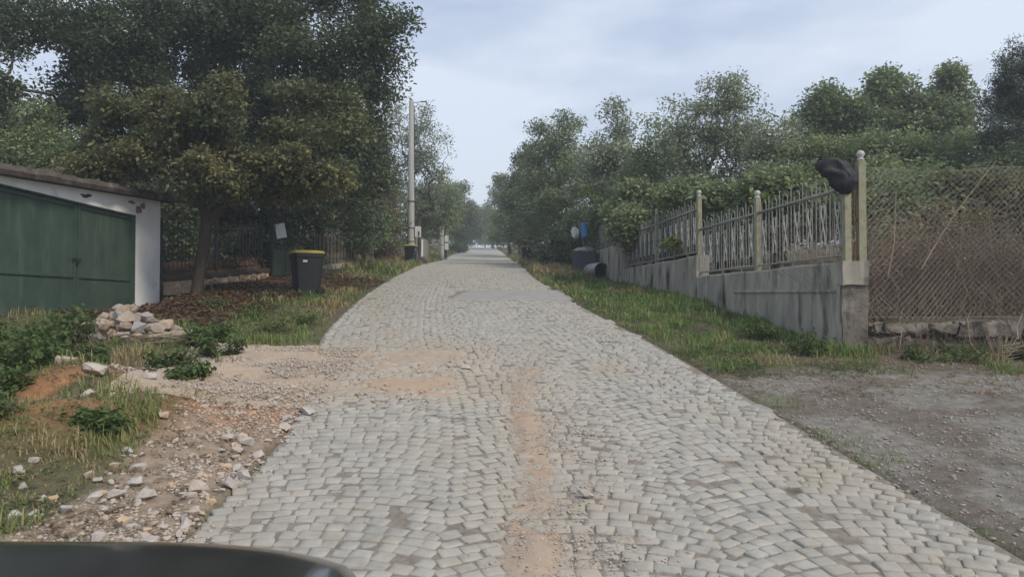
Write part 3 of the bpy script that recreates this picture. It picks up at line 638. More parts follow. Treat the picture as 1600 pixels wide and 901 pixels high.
# rough end pier facing the lay-by
def rough_box(c, d, j, div=6):
    V = []; F = []
    def face(o, a, b):
        base = len(V)
        for i in range(div + 1):
            for k in range(div + 1): V.append(tuple(np.array(o) + np.array(a) * i / div + np.array(b) * k / div))
        for i in range(div):
            for k in range(div): F.append((base + i * (div + 1) + k, base + (i + 1) * (div + 1) + k, base + (i + 1) * (div + 1) + k + 1, base + i * (div + 1) + k + 1))
    x, y_, z = d; o = np.array(c) - np.array(d) / 2
    face(o, (x, 0, 0), (0, 0, z)); face(o + (0, y_, 0), (0, 0, z), (x, 0, 0)); face(o, (0, 0, z), (0, y_, 0)); face(o + (x, 0, 0), (0, y_, 0), (0, 0, z)); face(o + (0, 0, z), (x, 0, 0), (0, y_, 0)); face(o, (0, y_, 0), (x, 0, 0))
    V2 = [tuple(np.array(p) + (np.array([vn(p[0] * 9 + 3 * p[1] * 9, p[2] * 9, 1, q) for q in (1, 2, 3)]) - .5) * 2 * j) for p in V]
    return MB().add(V2, F)
gp(rough_box((5.165, 11.30, 1.15), (.37, .36, 1.28), .03), 'pier', M_pier, wall)
gp(rough_box((5.165, 11.29, 1.97), (.40, .40, .35), .012), 'pier_cap', M_concwall, wall)

fence = thing('iron_fence', 'grey iron railings with hoops and crossed bars between pale posts', 'fence', (5.1, 11.2, 2.15))
def post(x, y_, z0, z1, r=.05, ball=True, parent=fence, rz=.1):
    o = gp(MB().box((x, y_, (z0 + z1) / 2), (2 * r, 2 * r, z1 - z0), rz=rz, bev=.006), 'post', M_post, parent)
    if ball:
        mb = MB().lathe([(.02, -.02), (.055, 0), (.058, .02), (.03, .035), (.05, .06), (.062, .095), (.05, .13), (.02, .15)], (x, y_, z1 + .012), 10)
        gp(mb, 'finial', M_finial, o, True)
    return o
def flen(a): return wpt(a, .12)
for i, a in enumerate(YS):
    x, y_ = flen(a + (.06 if i == 0 else 0)); zt = WT[min(i, 5)]; z0 = min(WT[max(i - 1, 0)], zt) - .02
    post(x, y_, z0, zt + (1.40 if i else 1.25), ball=i > 0)
post(5.32, 11.24, 2.14, 3.68, r=.055, rz=0)
for zc in (2.22, 2.78, 3.36): gp(MB().box((5.21, 11.235, zc), (.18, .035, .05), bev=.005), 'bracket', M_rust, fence)
gp(MB().tube([(5.20, 11.21, 2.2), (5.20, 11.21, 3.4)], .011), 'bracket_bar', M_rust, fence)
def bar(mb, pts, r): mb.tube(pts, r, 5)
for i in range(6):
    a, b = YS[i] + .10, YS[i + 1] - .07; zt = WT[i]; zr = zt + 1.12; zl = zt + .10
    pa, pb = np.array(flen(a)), np.array(flen(b))
    def at(t, z): q = pa + (pb - pa) * t; return (q[0], q[1], z)
    panel = gp(MB().tube([at(-.01, zr), at(.5, zr + .004), at(1.01, zr)], .026, 8), 'top_rail', M_iron, fence, True)
    gp(MB().tube([at(-.01, zl), at(1.01, zl)], .019, 6), 'bottom_rail', M_iron, panel)
    for t in (.22, .55, .85): gp(MB().tube([at(t, zt - .02), at(t, zl)], .012, 5), 'rail_foot', M_iron, panel)
    nu = 7
    for k in range(nu):
        c = (k + .5) / nu; hw = .095 / (b - a)
        ln = [random.uniform(-.003, .003) for _ in range(3)]
        zz_ = zr + .10
        pts = [at(c - hw, zl)] + [at(c - hw + ln[0], zz_)] + [at(c - hw * math.cos(q), zz_ + .095 * math.sin(q)) for q in (.5, 1.05, 1.57, 2.1, 2.65)] + [at(c + hw + ln[0], zz_), at(c + hw, zl)]
        gp(MB().tube(pts, .0095, 5), 'hoop', M_iron, panel)
        for s_ in (1, -1):
            zc = zt + .62; gp(MB().tube([at(c - s_ * hw * .55, zc + .33), at(c - s_ * hw * .62, zc + .20), at(c + s_ * hw * .62, zc - .20), at(c + s_ * hw * .55, zc - .33)], .0115, 4), 'cross_bar', M_bar, panel)
        if k < nu - 1:
            t = (k + 1) / nu; gp(MB().tube([at(t, zl), at(t + ln[1], zr + .27 + ln[2] * 4)], .0095, 5), 'picket', M_iron, panel)
    for t in (.015, .985): gp(MB().tube([at(t, zl), at(t, zr + .22)], .0095, 5), 'picket', M_iron, panel)
# black bag pulled over the end post
V = ICO3.copy(); q = V.copy()
bagc = np.array((5.0, 11.2, 3.47))
rr_ = 1 + .28 * (vn(q[:, 0] * 2 + 5, q[:, 2] * 2 + q[:, 1] * 2, 1, 3) - .5) + .30 * (.5 - np.abs(vn(q[:, 0] * 4 + q[:, 1] * 4, q[:, 2] * 2.2, 1, 6) - .5) * 2) + .10 * (vn(q[:, 0] * 9, q[:, 2] * 7 + q[:, 1] * 8, 1, 16) - .5)
V = q * rr_[:, None] * np.array((.19, .15, .27)); V[:, 0] -= .20 * np.clip(V[:, 2] - .02, 0, 1) * 2.2; V[:, 0] += np.where(V[:, 2] < 0, .04, 0)
wing = np.clip(-q[:, 0] - .25, 0, 1) * np.clip(q[:, 2] + .35, 0, 1); V[:, 0] -= wing * .26; V[:, 2] -= wing * .07
bag = link('plastic_bag', fast_mesh('plastic_bag', V, ICF3, None, True), M_black); bag.location = tuple(bagc)
tag(bag, 'crumpled black plastic bag pulled over the end post of the railings', 'bag')

# chain-link fence on a low rough wall
lw_ = thing('rubble_wall', 'low crumbling stone footing under the chain-link mesh', 'wall', (7.2, 11.3, .9))
x = 5.36; idx = 0
while x < 10.4:
    wd = random.uniform(.28, .7)
    for r, (z0, z1) in enumerate(((.45, .98), (.985, 1.27))):
        o = gp(rough_box((x + wd / 2 + r * .12, 11.34 + random.uniform(-.03, .03), (z0 + z1) / 2), (wd - .03, .34, z1 - z0 - random.uniform(.01, .16)), .075, 7), 'wall_stone', M_pier, lw_)
    x += wd
cl = thing('chain_link_fence', 'rusting chain-link mesh fence beside the concrete pier', 'fence', (7.2, 11.35, 1.28))
mb = MB(); x0, x1, z0, z1, s_ = 5.38, 10.6, 1.28, 3.62, .092; H = z1 - z0
def wave(x, z): return 11.36 + .09 * math.sin(x * 1.7 + z * 1.3) + .05 * math.sin(x * 3.3 - z * 2)
def sagz(x, z): return z - .07 * (z - z0) / H * (math.sin((x - x0) * 1.35) ** 2)
slope = 1.05
for fam in (1, -1):
    xs = x0 - H / slope if fam == 1 else x0
    xe = x1 if fam == 1 else x1 + H / slope
    xx = xs
    while xx < xe:
        pts = []
        for t in np.linspace(0, 1, 13):
            X_ = xx + fam * t * H / slope; Z_ = z0 + t * H
            if x0 <= X_ <= x1: pts.append((X_ + random.uniform(-.004, .004), wave(X_, Z_) + fam * .003, sagz(X_, Z_) + .025 * math.sin(X_ * 2.3 + Z_ * 1.7)))
        if len(pts) > 1: mb.tube(pts, .0034 if fam == 1 else .0020, 3, False)
        xx += s_
gp(mb, 'wire_mesh', M_wire, cl)
for zc in (1.3, 3.60): gp(MB().tube([(a, wave(a, zc), sagz(a, zc)) for a in np.linspace(x0, x1, 14)], .004, 4, False), 'tension_wire', M_wire, cl)
gp(MB().tube([(10.55, 11.36, 1.1), (10.55, 11.36, 3.66)], .03, 8), 'post', M_post, cl)

# ------------------------------------------------------------------ bins
def wheelie_bin(label, base, h, rz, lid, overfull=False):
    e = thing('wheeled_bin', label, 'bin', base, 'black wheeled bins', rz); k = h / 1.07
    def lay(z, wx, wy, c=.06, oy=0): return [(-wx + c, -wy + oy, z), (wx - c, -wy + oy, z), (wx, -wy + c + oy, z), (wx, wy - c + oy, z), (wx - c, wy + oy, z), (-wx + c, wy + oy, z), (-wx, wy - c + oy, z), (-wx, -wy + c + oy, z)]
    def loft(L):
        V = [tuple(np.array(p) * k) for l in L for p in l]; n = 8
        return MB().add(V, [(i * n + q, i * n + (q + 1) % n, i * n + n + (q + 1) % n, i * n + n + q) for i in range(len(L) - 1) for q in range(n)] + [tuple(range(n))[::-1], tuple((len(L) - 1) * n + q for q in range(n))])
    loft([lay(.03, .22, .26), lay(.06, .235, .275), lay(.88, .275, .345), lay(.90, .295, .365), lay(.985, .295, .365)]).build('body', M_bin, e)
    ld = loft([lay(.99, .30, .37), lay(1.02, .305, .375), lay(1.05, .27, .33), lay(1.068, .15, .2)]).build('lid', lid, e)
    MB().tube([(-.2 * k, .42 * k, .98 * k), (.2 * k, .42 * k, .98 * k)], .016 * k, 6).build('handle', M_bin, e)
    for s_ in (-1, 1):
        MB().box((s_ * .17 * k, .385 * k, .97 * k), (.03 * k, .08 * k, .05 * k)).build('handle_bracket', M_bin, e)
        wv = MB(); wv.lathe([(.04, -.025), (.10, -.025), (.105, -.01), (.105, .01), (.10, .025), (.04, .025)], (0, 0, 0), 14)
        o = wv.build('wheel', M_rubber, e); o.rotation_euler = (0, math.pi / 2, 0); o.location = (s_ * .27 * k, .27 * k, .10 * k); o.scale = (k, k, k)
    for zc in (.30, .55): MB().box((0, -.335 * k + (.9 - zc) * .075 * k, zc * k), (.40 * k, .02 * k, .02 * k)).build('rib', M_bin, e)
    MB().box((.291 * k, -.1 * k, .80 * k), (.012, .10 * k, .05 * k)).build('sticker', M_whitebox, e)
    return e
b1 = gbase(479, 17.9); wheelie_bin('large black wheeled bin with yellow lid beside the green gate', (b1[0], b1[1], b1[2] - .02), 1.09, math.radians(-62), M_lid)
b2 = gbase(642, 37.6); wheelie_bin('black wheeled bin with yellow lid at the foot of the near concrete pole', (b2[0], b2[1], b2[2] - .02), 1.02, math.radians(-8), M_lid)
b3 = gbase(822, 40); wheelie_bin('black wheeled bin with dusty lid on the far right verge', (b3[0], b3[1], b3[2] + .02), .95, math.radians(10), M_lid_dust)
# overfull bin and barrel against the right wall
b4 = gbase(912, 28.2); e = thing('refuse_bin', 'dark grey square bin overflowing with rubbish beside the wall', 'bin', (b4[0], b4[1], b4[2] - .03), None, -.1)
mb = MB(); V = []
for z, a in ((0, .36), (.04, .38), (.95, .44), (.98, .46), (1.02, .46)): V += [(-a, -a, z), (a, -a, z), (a, a, z), (-a, a, z)]
mb.add(V, [(i * 4 + q, i * 4 + (q + 1) % 4, i * 4 + 4 + (q + 1) % 4, i * 4 + 4 + q) for i in range(4) for q in range(4)] + [(3, 2, 1, 0), (16, 17, 18, 19)]).build('body', material('grey_bin', (.07, .075, .085), (.05, .052, .06), rough=.6), e)
V = ICO2 * np.array((.44, .44, .17)) * (1 + .5 * (vn(ICO2[:, 0] * 4, ICO2[:, 1] * 4 + ICO2[:, 2] * 3, 1, 8) - .5))[:, None] + np.array((.05, 0, 1.02))
link('rubbish', fast_mesh('rubbish', V, ICF2), material('rubbish_bags', (.30, .30, .31), (.10, .10, .11), scale=9, rough=.5), e)
b5 = gbase(928, 27.0); e = thing('metal_barrel', 'open metal barrel lying on its side in front of the square bin', 'barrel', (b5[0] + .08, b5[1], b5[2] + .28), None, .35)
mb = MB(); n = 18; prof = [(.29, -.45), (.30, -.44), (.30, -.15), (.31, -.13), (.30, -.11), (.30, .15), (.31, .17), (.30, .19), (.30, .44), (.27, .45), (.0, .45)]
inn = [(.285, -.45), (.28, -.40), (.28, .40), (0, .41)]
def ring(prof): return [(r * math.cos(6.2832 * k / n), z, r * math.sin(6.2832 * k / n)) for r, z in prof for k in range(n)]
def rf_(m, o=0): return [(o + i * n + k, o + i * n + (k + 1) % n, o + (i + 1) * n + (k + 1) % n, o + (i + 1) * n + k) for i in range(m - 1) for k in range(n)]
MB().add(ring(prof), rf_(len(prof))).build('shell', M_barrel, e, True)
MB().add(ring(inn), rf_(len(inn))).build('inner_wall', M_bin, e, True)
p = P(911, 365, 29.0); e = thing('blue_sack', 'bright blue plastic sack hanging on a post by the far railings', 'sack', (p[0], p[1], gz(p[0], p[1])))
gp(MB().tube([(p[0], p[1], gz(p[0], p[1]) - .1), (p[0] + .03, p[1], p[2] + .2)], .04, 6), 'post', M_wood, e)
V = np.sign(ICO2) * np.abs(ICO2) ** .55 * np.array((.13, .10, .34)) * (1 + .4 * (vn(ICO2[:, 0] * 3, ICO2[:, 2] * 3, 1, 2) - .5))[:, None] + p + np.array((.04, -.16, .12)); o = link('sheet', fast_mesh('sheet', V, ICF2, None, True), M_blue, e); o.matrix_parent_inverse = parent_inv(e)
V = np.sign(ICO2) * np.abs(ICO2) ** .6 * np.array((.15, .05, .20)) * (1 + .9 * (vn(ICO2[:, 0] * 3, ICO2[:, 2] * 3, 1, 4) - .5))[:, None] + p + np.array((-.30, -.02, .02)); o = link('pale_rag', fast_mesh('pale_rag', V, ICF2, None, True), M_whitebox, e); o.matrix_parent_inverse = parent_inv(e)

# ------------------------------------------------------------------ poles
def pole(label, px, d, ytop, r0, r1, boxes=True):
    b = gbase(px, d); zt = CAMZ + (HZ - ytop) * d / FPX - b[2]
    e = thing('lamp_pole', label, 'pole', (b[0], b[1], b[2] - .1), 'street lamp poles')
    MB().lathe([(r0, 0), (r0 * .98, zt * .1), ((r0 + r1) / 2, zt * .5), (r1, zt), (r1 * .8, zt + .12), (.02, zt + .14)], (0, 0, 0), 14).build('shaft', M_pole, e, True)
    a = MB().tube([(r1 * .6, 0, zt - .05), (.25, -.02, zt - .02), (.55, -.05, zt)], .022, 6).build('lamp_arm', M_iron, e)
    MB().box((.66, -.06, zt + .005), (.32, .12, .06), bev=.015).build('lamp_head', M_iron, a)
    for zz_ in (1.2, 1.9, 3.3): MB().lathe([(r0 * .995 + .012, 0), (r0 * .995 + .012, .035)], (0, 0, zz_), 14).build('strap', M_darkiron, e)
    if boxes:
        bx = MB().box((r0 + .17, -.05, 1.72), (.30, .2, .56), bev=.012).build('meter_box', M_whitebox, e)
        MB().box((r0 + .22, -.157, 1.62), (.08, .012, .24)).build('door_slot', M_darkiron, bx)
    MB().tube([(r0 + .02, -.06, .2), (r0 + .02, -.05, 3.2), (r1 + .03, -.03, zt - .2)], .018, 5).build('conduit', M_darkiron, e)
    return e
pole('tall pale concrete lamp pole rising behind a black bin', 642, 38.6, 155, .20, .125)
pole('distant concrete lamp pole further up the left side', 690, 56, 268, .19, .12, False)
c0 = P(640, 158, 38.6); c1 = P(690, 270, 56); c2 = P(765, 318, 110)
def cable(label, a, b, sag):
    pts = [tuple(a + (b - a) * t - np.array((0, 0, sag * 4 * t * (1 - t)))) for t in np.linspace(0, 1, 14)]
    tag(MB().tube(pts, .011, 4).build('power_cable', M_darkiron), label, 'cable')
cable('thin black cable from the far pole towards the crest', c1 + np.array((0, 0, -.3)), c2, .9)
b = gbase(697, 57); e = thing('meter_post', 'thin dark post carrying two white meter boxes by the far pole', 'post', (b[0], b[1], b[2] - .05))
MB().tube([(0, 0, 0), (0, 0, 1.9)], .05, 8).build('stake', M_darkiron, e)
for zc in (1.05, 1.65): MB().box((.03, -.1, zc), (.30, .16, .50), bev=.012).build('meter_box', M_whitebox, e)

# ------------------------------------------------------------------ left boundary: stone wall, railing, gate, fences
lwl = thing('stone_wall', 'low wall of tan stone blocks behind the roadside tree', 'wall', (-7.7, 19.5, 1.5))
A0, A1 = np.array((-8.22, 17.5)), np.array((-7.1, 21.55)); Ld = np.linalg.norm(A1 - A0); ud = (A1 - A0) / Ld; ang = math.atan2(ud[1], ud[0])
mb = MB(); nv = np.array((-ud[1], ud[0]))
pts4 = [A0 + nv * .05, A1 + nv * .05, A1 + nv * .40, A0 + nv * .40]
mb.prism(pts4, [.7, 1.5, 1.5, .7], [2.02, 2.44, 2.44, 2.02]); gp(mb, 'core', M_mortar, lwl)
for course in range(3):
    s_ = random.uniform(-.2, 0)
    while s_ < Ld - .1:
        L_ = random.uniform(.42, .8); a = max(0, s_); b_ = min(Ld, s_ + L_)
        if b_ - a > .12:
            c = A0 + ud * (a + b_) / 2 - nv * .0; zt = 2.02 + .42 * (a + b_) / 2 / Ld - course * .37
            gp(rough_box((0, 0, 0), (b_ - a - .035, .2, .335), .03, 5), 'stone_block', M_block, lwl).matrix_parent_inverse = parent_inv(lwl) @ Matrix.Translation((c[0] + nv[0] * .06, c[1] + nv[1] * .06, zt - .18 + random.uniform(-.015, .015))) @ Matrix.Rotation(ang, 4, 'Z')
        s_ += L_
mb = MB(); cp = [A0 - nv * .05, A1 - nv * .05, A1 + nv * .42, A0 + nv * .42]; mb.prism(cp, [2.025, 2.445, 2.445, 2.025], [2.13, 2.55, 2.55, 2.13]); gp(mb, 'coping', M_mortar, lwl)
rl = thing('dark_railing', 'dark iron railing on the stone wall in the tree shade', 'fence', (-7.7, 19.5, 2.3))
for zoff in (.12, 1.15):
    a, b_ = A0 + nv * .2, A1 + nv * .2; gp(MB().tube([(a[0], a[1], 2.12 + zoff), (b_[0], b_[1], 2.54 + zoff)], .02, 6), 'rail', M_darkiron, rl)
for i in range(29):
    t = (i + .5) / 29; a = A0 + nv * .2 + ud * Ld * t; z0 = 2.12 + .42 * t
    gp(MB().tube([(a[0], a[1], z0 + .10), (a[0], a[1], z0 + 1.32)], .011, 4), 'picket', M_darkiron, rl)
for t in (.02, .5, .98):
    a = A0 + nv * .2 + ud * Ld * t; gp(MB().box((a[0], a[1], 2.8 + .42 * t), (.07, .07, 1.5), rz=ang), 'post', M_darkiron, rl)
# green gate with a swooping top
G0, G1 = np.array((-7.05, 21.75)), np.array((-6.58, 24.55)); gz0 = gz(-6.9, 22.2) + .02
gt = thing('metal_gate', 'faded green sheet-metal gate with open bars and swooping top rail', 'gate', (G0[0], G0[1], gz0)); gd = G1 - G0; ga = math.atan2(gd[1], gd[0])
def gpt(t, z): q = G0 + gd * t; return (q[0], q[1], gz0 + z)
def swoop(t): return 1.72 - .62 * t - .10 * math.sin(t * math.pi)
for t0, t1 in ((0.0, .27), (.285, 1.0)):
    fr = gp(MB().tube([gpt(t0, .08)] + [gpt(t0 + (t1 - t0) * q, swoop(t0 + (t1 - t0) * q)) for q in np.linspace(0, 1, 9)] + [gpt(t1, .08), gpt(t0, .08)], .024, 6), 'gate_leaf', M_gatesheet, gt)
    q0, q1 = gpt(t0 + .01, 0), gpt(t1 - .01, 0); c = ((q0[0] + q1[0]) / 2, (q0[1] + q1[1]) / 2, gz0 + .47)
    gp(MB().box(c, (math.dist(q0[:2], q1[:2]), .02, .76), rz=ga), 'sheet_panel', M_gatesheet, fr)
    n = max(3, int((t1 - t0) * 20))
    for k in range(1, n): t = t0 + (t1 - t0) * k / n; gp(MB().tube([gpt(t, .84), gpt(t, swoop(t))], .009, 4), 'bar', M_darkiron, fr)
gp(MB().box(gpt(-.02, 1.0), (.09, .09, 2.2), rz=ga), 'gate_post', M_darkiron, gt)
gp(MB().box(gpt(.278, .98), (.05, .05, 2.0), rz=ga), 'gate_post', M_darkiron, gt)
o = MB().box((0, 0, 0), (.34, .008, .44)).build('paper_notice', M_paper); q = gpt(.14, 1.42); o.location = (q[0] + .05, q[1] - .02, q[2]); o.rotation_euler = (0, .22, ga - .55 + math.pi)
tag(o, 'white paper notice tied to the bars of the green gate', 'notice')
# low wall and picket fence past the gate
F0, F1 = np.array((-6.55, 24.75)), np.array((-6.45, 30.5)); fd = F1 - F0
lf = thing('low_wall', 'low grey wall with a dark picket fence beyond the gate', 'wall', (-6.5, 27, 2.6))
mb = MB(); mb.prism([F0, F1, F1 - (.25, 0), F0 - (.25, 0)], [1.9, 2.5, 2.5, 1.9], [2.75, 3.25, 3.25, 2.75]); gp(mb, 'footing', M_concwall, lf)
for i in range(34):
    t = (i + .5) / 34; a = F0 + fd * t - (.12, 0); z0 = 2.75 + .5 * t; gp(MB().tube([(a[0], a[1], z0 - .02), (a[0] + random.uniform(-.03, .03), a[1], z0 + random.uniform(1.0, 1.25))], .012, 4), 'picket', M_wood if i % 3 else M_darkiron, lf)
for zc in (.2, .95): gp(MB().tube([(F0[0] - .12, F0[1], 2.75 + zc), (F1[0] - .12, F1[1], 3.25 + zc)], .018, 5), 'rail', M_darkiron, lf)
for px, d, h in ((568.5, 30.8, 1.42), (580.5, 31.6, .9)):
    b = gbase(px, d); tag(MB().add(*((lambda m: (m.V, m.F))(MB().box((b[0], b[1], b[2] + h / 2 - .1), (.19 if h > 1 else .14, .17, h + .2), bev=.015, j=.006)))).build('concrete_post', M_wood), 'tall weathered fence post near the second bin' if h > 1 else 'short weathered fence post right of the tall one', 'post')
# grey sheet fence beyond the pole
sf = thing('sheet_fence', 'grey corrugated metal sheet fence between the two poles', 'fence', (-5.4, 44, 4.2))
for k in range(8):
    y0 = 40.5 + k * 1.35; xs_ = -5.55 - .04 * k; mb = MB(); V = []; F = []; n = 18; h = random.uniform(1.5, 1.75); zb_ = gz(xs_, y0) - .1
    for i in range(n + 1):
        q = i / n; xo = .035 * (1 if i % 2 else -1); V += [(xs_ + xo, y0 + q * 1.28, zb_), (xs_ + xo, y0 + q * 1.28, zb_ + h)]
    for i in range(n): F.append((2 * i, 2 * i + 2, 2 * i + 3, 2 * i + 1))
    gp(mb.add(V, F), 'sheet', M_sheet if k % 3 != 1 else M_whitebox if k == 4 else M_wood, sf)
b = gbase(660, 38.5); tag(rough_box((b[0], b[1] + .3, b[2] + .12), (.5, .3, .5), .04, 4).build('concrete_block', M_pier), 'small concrete block right of the pole foot', 'block')
for px, d, h, lb in ((803, 55, 1.6, 'thin grey stake by the far right verge'), (812, 57, 1.9, 'taller pale stake behind the far right bin')):
    b = gbase(px, d); tag(MB().tube([(b[0], b[1], b[2] - .1), (b[0] + .04, b[1], b[2] + h)], .06, 6).build('fence_stake', M_wood), lb, 'post')
# ------------------------------------------------------------------ trees on the left
def T(name, label, lobes, px, d, leaf, n, per, r0, ls, base=None, **k):
    if k.get('cat', 'tree') == 'tree' and name != 'conifer':      # leading shoots that break the round outline
        sh = []
        for l in lobes:
            for _ in range(2):
                q = random.uniform(-1.1, 1.1); sh.append((l[0] + l[3] * math.sin(q), l[1] - l[4] * math.cos(q) * random.uniform(.95, 1.2), l[2] + random.uniform(-.4, .4), max(5, l[3] * .16), max(7, l[4] * random.uniform(.25, .45))))
        lobes = list(lobes) + sh; n = int(n * 1.15)
    return tree(name, label, lobes, base or gbase(px, d), leaf, None, n, per, r0, ls, **k)
GL = 'trees along the left side of the street'; GR = 'trees behind the right-hand fences'
T('roadside_tree', 'leaning roadside tree with yellowing olive leaves beside the white garage',
  [(random.uniform(130, 545), 0, 0, 0, 0)[:1] + (random.uniform(125, 285), random.uniform(15.2, 17.6), random.uniform(34, 62), random.uniform(20, 36)) for _ in range(24)] + [(300, 200, 16.4, 60, 50), (420, 230, 16.4, 60, 40), (220, 235, 15.6, 60, 34), (500, 268, 17, 50, 28), (440, 288, 16.5, 60, 18), (330, 280, 15.8, 60, 20)],
  305, 16.7, L_olive, 640, 58, .13, .115, sig=.22, gap=.36, fork=.52, tint=.08, group=GL, droop=.5, tipcol=lambda t: np.where(t[:, 2] < 3.2, .34, .0) * (rng.random(len(t)) < .4))
T('big_tree', 'huge dark leafy tree towering over the left fence',
  [(450, 60, 22, 110, 90), (560, 70, 22, 75, 65), (590, 130, 22.5, 45, 45), (510, 160, 22.5, 85, 60), (420, 10, 22, 100, 60), (590, 40, 21.5, 45, 45), (550, 215, 23, 55, 45), (560, 285, 24, 55, 45), (480, 240, 24, 80, 60), (350, 60, 23, 90, 90), (585, -20, 22, 20, 45), (520, -30, 22, 70, 40), (420, 170, 23.5, 75, 60), (340, 190, 24, 70, 60), (500, 280, 21, 60, 36), (580, 240, 22, 34, 40), (430, 280, 21.5, 60, 36), (250, 230, 22, 70, 50)],
  350, 26, L_dark, 860, 92, .24, .135, sig=.34, gap=.33, fork=.45, tint=.25, group=GL)
T('big_tree', 'dark broad tree behind the garage with sky gaps on its left',
  [(110, 45, 21, 95, 70), (210, 70, 22, 90, 90), (190, 160, 22, 85, 70), (110, 170, 22, 55, 55), (30, 20, 20, 70, 45), (250, 20, 22, 90, 60), (285, 150, 23, 80, 100), (10, 55, 19.5, 30, 35), (8, 128, 19, 22, 10)],
  200, 23, L_dark, 520, 92, .28, .13, sig=.33, gap=.35, fork=.5, tint=.15, group=GL)
T('garden_tree', 'lighter green bushy tree at the frame edge behind the garage roof',
  [(30, 215, 19, 70, 45), (90, 240, 18.5, 60, 35), (-20, 180, 20, 50, 40), (60, 190, 22, 40, 30), (150, 250, 18.5, 60, 30)],
  40, 20, L_mid, 200, 85, .14, .11, sig=.3, gap=.3, group=GL)
for lb, lobes, px, d, lf in (
    ('low dark shrub added to deepen the shade behind the stone wall railing', [(285, 395, 21.5, 45, 28), (340, 392, 22.5, 45, 28), (395, 388, 23.5, 40, 28), (265, 350, 22, 35, 40)], 320, 22.6, L_dark),  # added shrub, put here to darken the ground behind the wall
    ('dark evergreen bush filling the gap behind the stone wall', [(300, 330, 25, 90, 70), (380, 330, 26, 80, 75), (270, 380, 25, 50, 40), (340, 390, 26, 60, 40), (430, 300, 27, 60, 60)], 330, 25.5, L_dark),
    ('dark overgrown shrub above the green gate', [(470, 320, 28, 70, 70), (540, 330, 30, 60, 70), (450, 380, 28, 50, 45), (520, 385, 30, 55, 40)], 490, 29, L_dark),
    ('tangled green shrub with hanging stems beside the old post', [(575, 360, 36, 40, 45), (600, 320, 39, 35, 55), (545, 385, 35, 40, 30), (605, 380, 40, 22, 25)], 585, 38, L_mid),
    ('shaded hedge seen low under the big trees', [(200, 300, 30, 120, 70), (330, 270, 32, 120, 70), (450, 250, 34, 120, 80)], 330, 33, L_dark),
    ('dark shrubs deep in the garden past the gate', [(520, 290, 38, 90, 80), (580, 270, 46, 65, 80), (590, 370, 46, 50, 40), (420, 370, 36, 80, 50)], 520, 40, L_dark)):
    T('garden_shrub', lb, lobes, px, d, lf, 260, 75, .10, .15, cat='shrub', sig=.36, gap=.18, group='shrubs behind the left fences', fork=.3, tint=.12)
T('dry_creeper', 'reddish brown withered creeper hanging left of the near pole',
  [(596, 335, 37, 24, 38), (588, 370, 36.5, 26, 28), (605, 295, 38, 14, 22)], 594, 37.5, L_red, 130, 60, .06, .11, cat='shrub', sig=.3, gap=.25, droop=.9, tint=.3)
T('airy_tree', 'pale airy tree with bare twigs just behind the near pole',
  [(655, 205, 43, 32, 38), (678, 240, 43, 28, 32), (640, 240, 44, 30, 40), (690, 275, 43, 18, 20), (660, 290, 44, 35, 40), (625, 190, 44, 22, 30)], 655, 44, L_pale, 230, 34, .13, .14, sig=.33, gap=.45, group=GL, fork=.35, tint=.2)
for lb, lobes, px, d, lf, n in (
    ('mid green tree right of the near pole', [(662, 330, 52, 38, 38), (688, 322, 52, 25, 33), (650, 362, 52, 26, 22)], 664, 54, L_mid, 180),
    ('tree with yellowish top beside the distant pole', [(700, 320, 60, 30, 32), (685, 350, 58, 28, 30), (718, 300, 62, 12, 12)], 695, 61, L_mid, 170),
    ('small dark tree shading the road near the crest', [(722, 335, 78, 22, 28), (708, 360, 76, 24, 22), (735, 345, 85, 12, 22)], 716, 80, L_dark, 170),
    ('far bushy tree at the left end of the crest', [(730, 355, 105, 18, 22), (742, 330, 115, 9, 14)], 728, 112, L_dark, 120)):
    T('roadside_tree', lb, lobes, px, d, lf, n, 60, .15, .2, sig=.42, gap=.25, group=GL, fork=.3)
for lb, lobes, px, d, lf in (('hazy green bush closing the view at the crest', [(750, 365, 142, 14, 20), (764, 358, 145, 14, 24)], 758, 146, L_mid), ('dark far bush left of the gap at the crest', [(722, 355, 140, 16, 26), (735, 366, 138, 8, 16)], 724, 142, L_dark)):
    T('far_bush', lb, lobes, px, d, lf, 130, 60, .12, .34, cat='shrub', sig=.6, gap=.15, fork=.3, group='bushes at the crest')
T('clipped_hedge', 'dark hedge block at the left roadside before the crest', [(722, 383, 80, 9, 7), (712, 384, 74, 10, 8)], 716, 80, L_dark, 90, 60, .05, .16, cat='hedge', sig=.3, gap=.1, fork=.2)
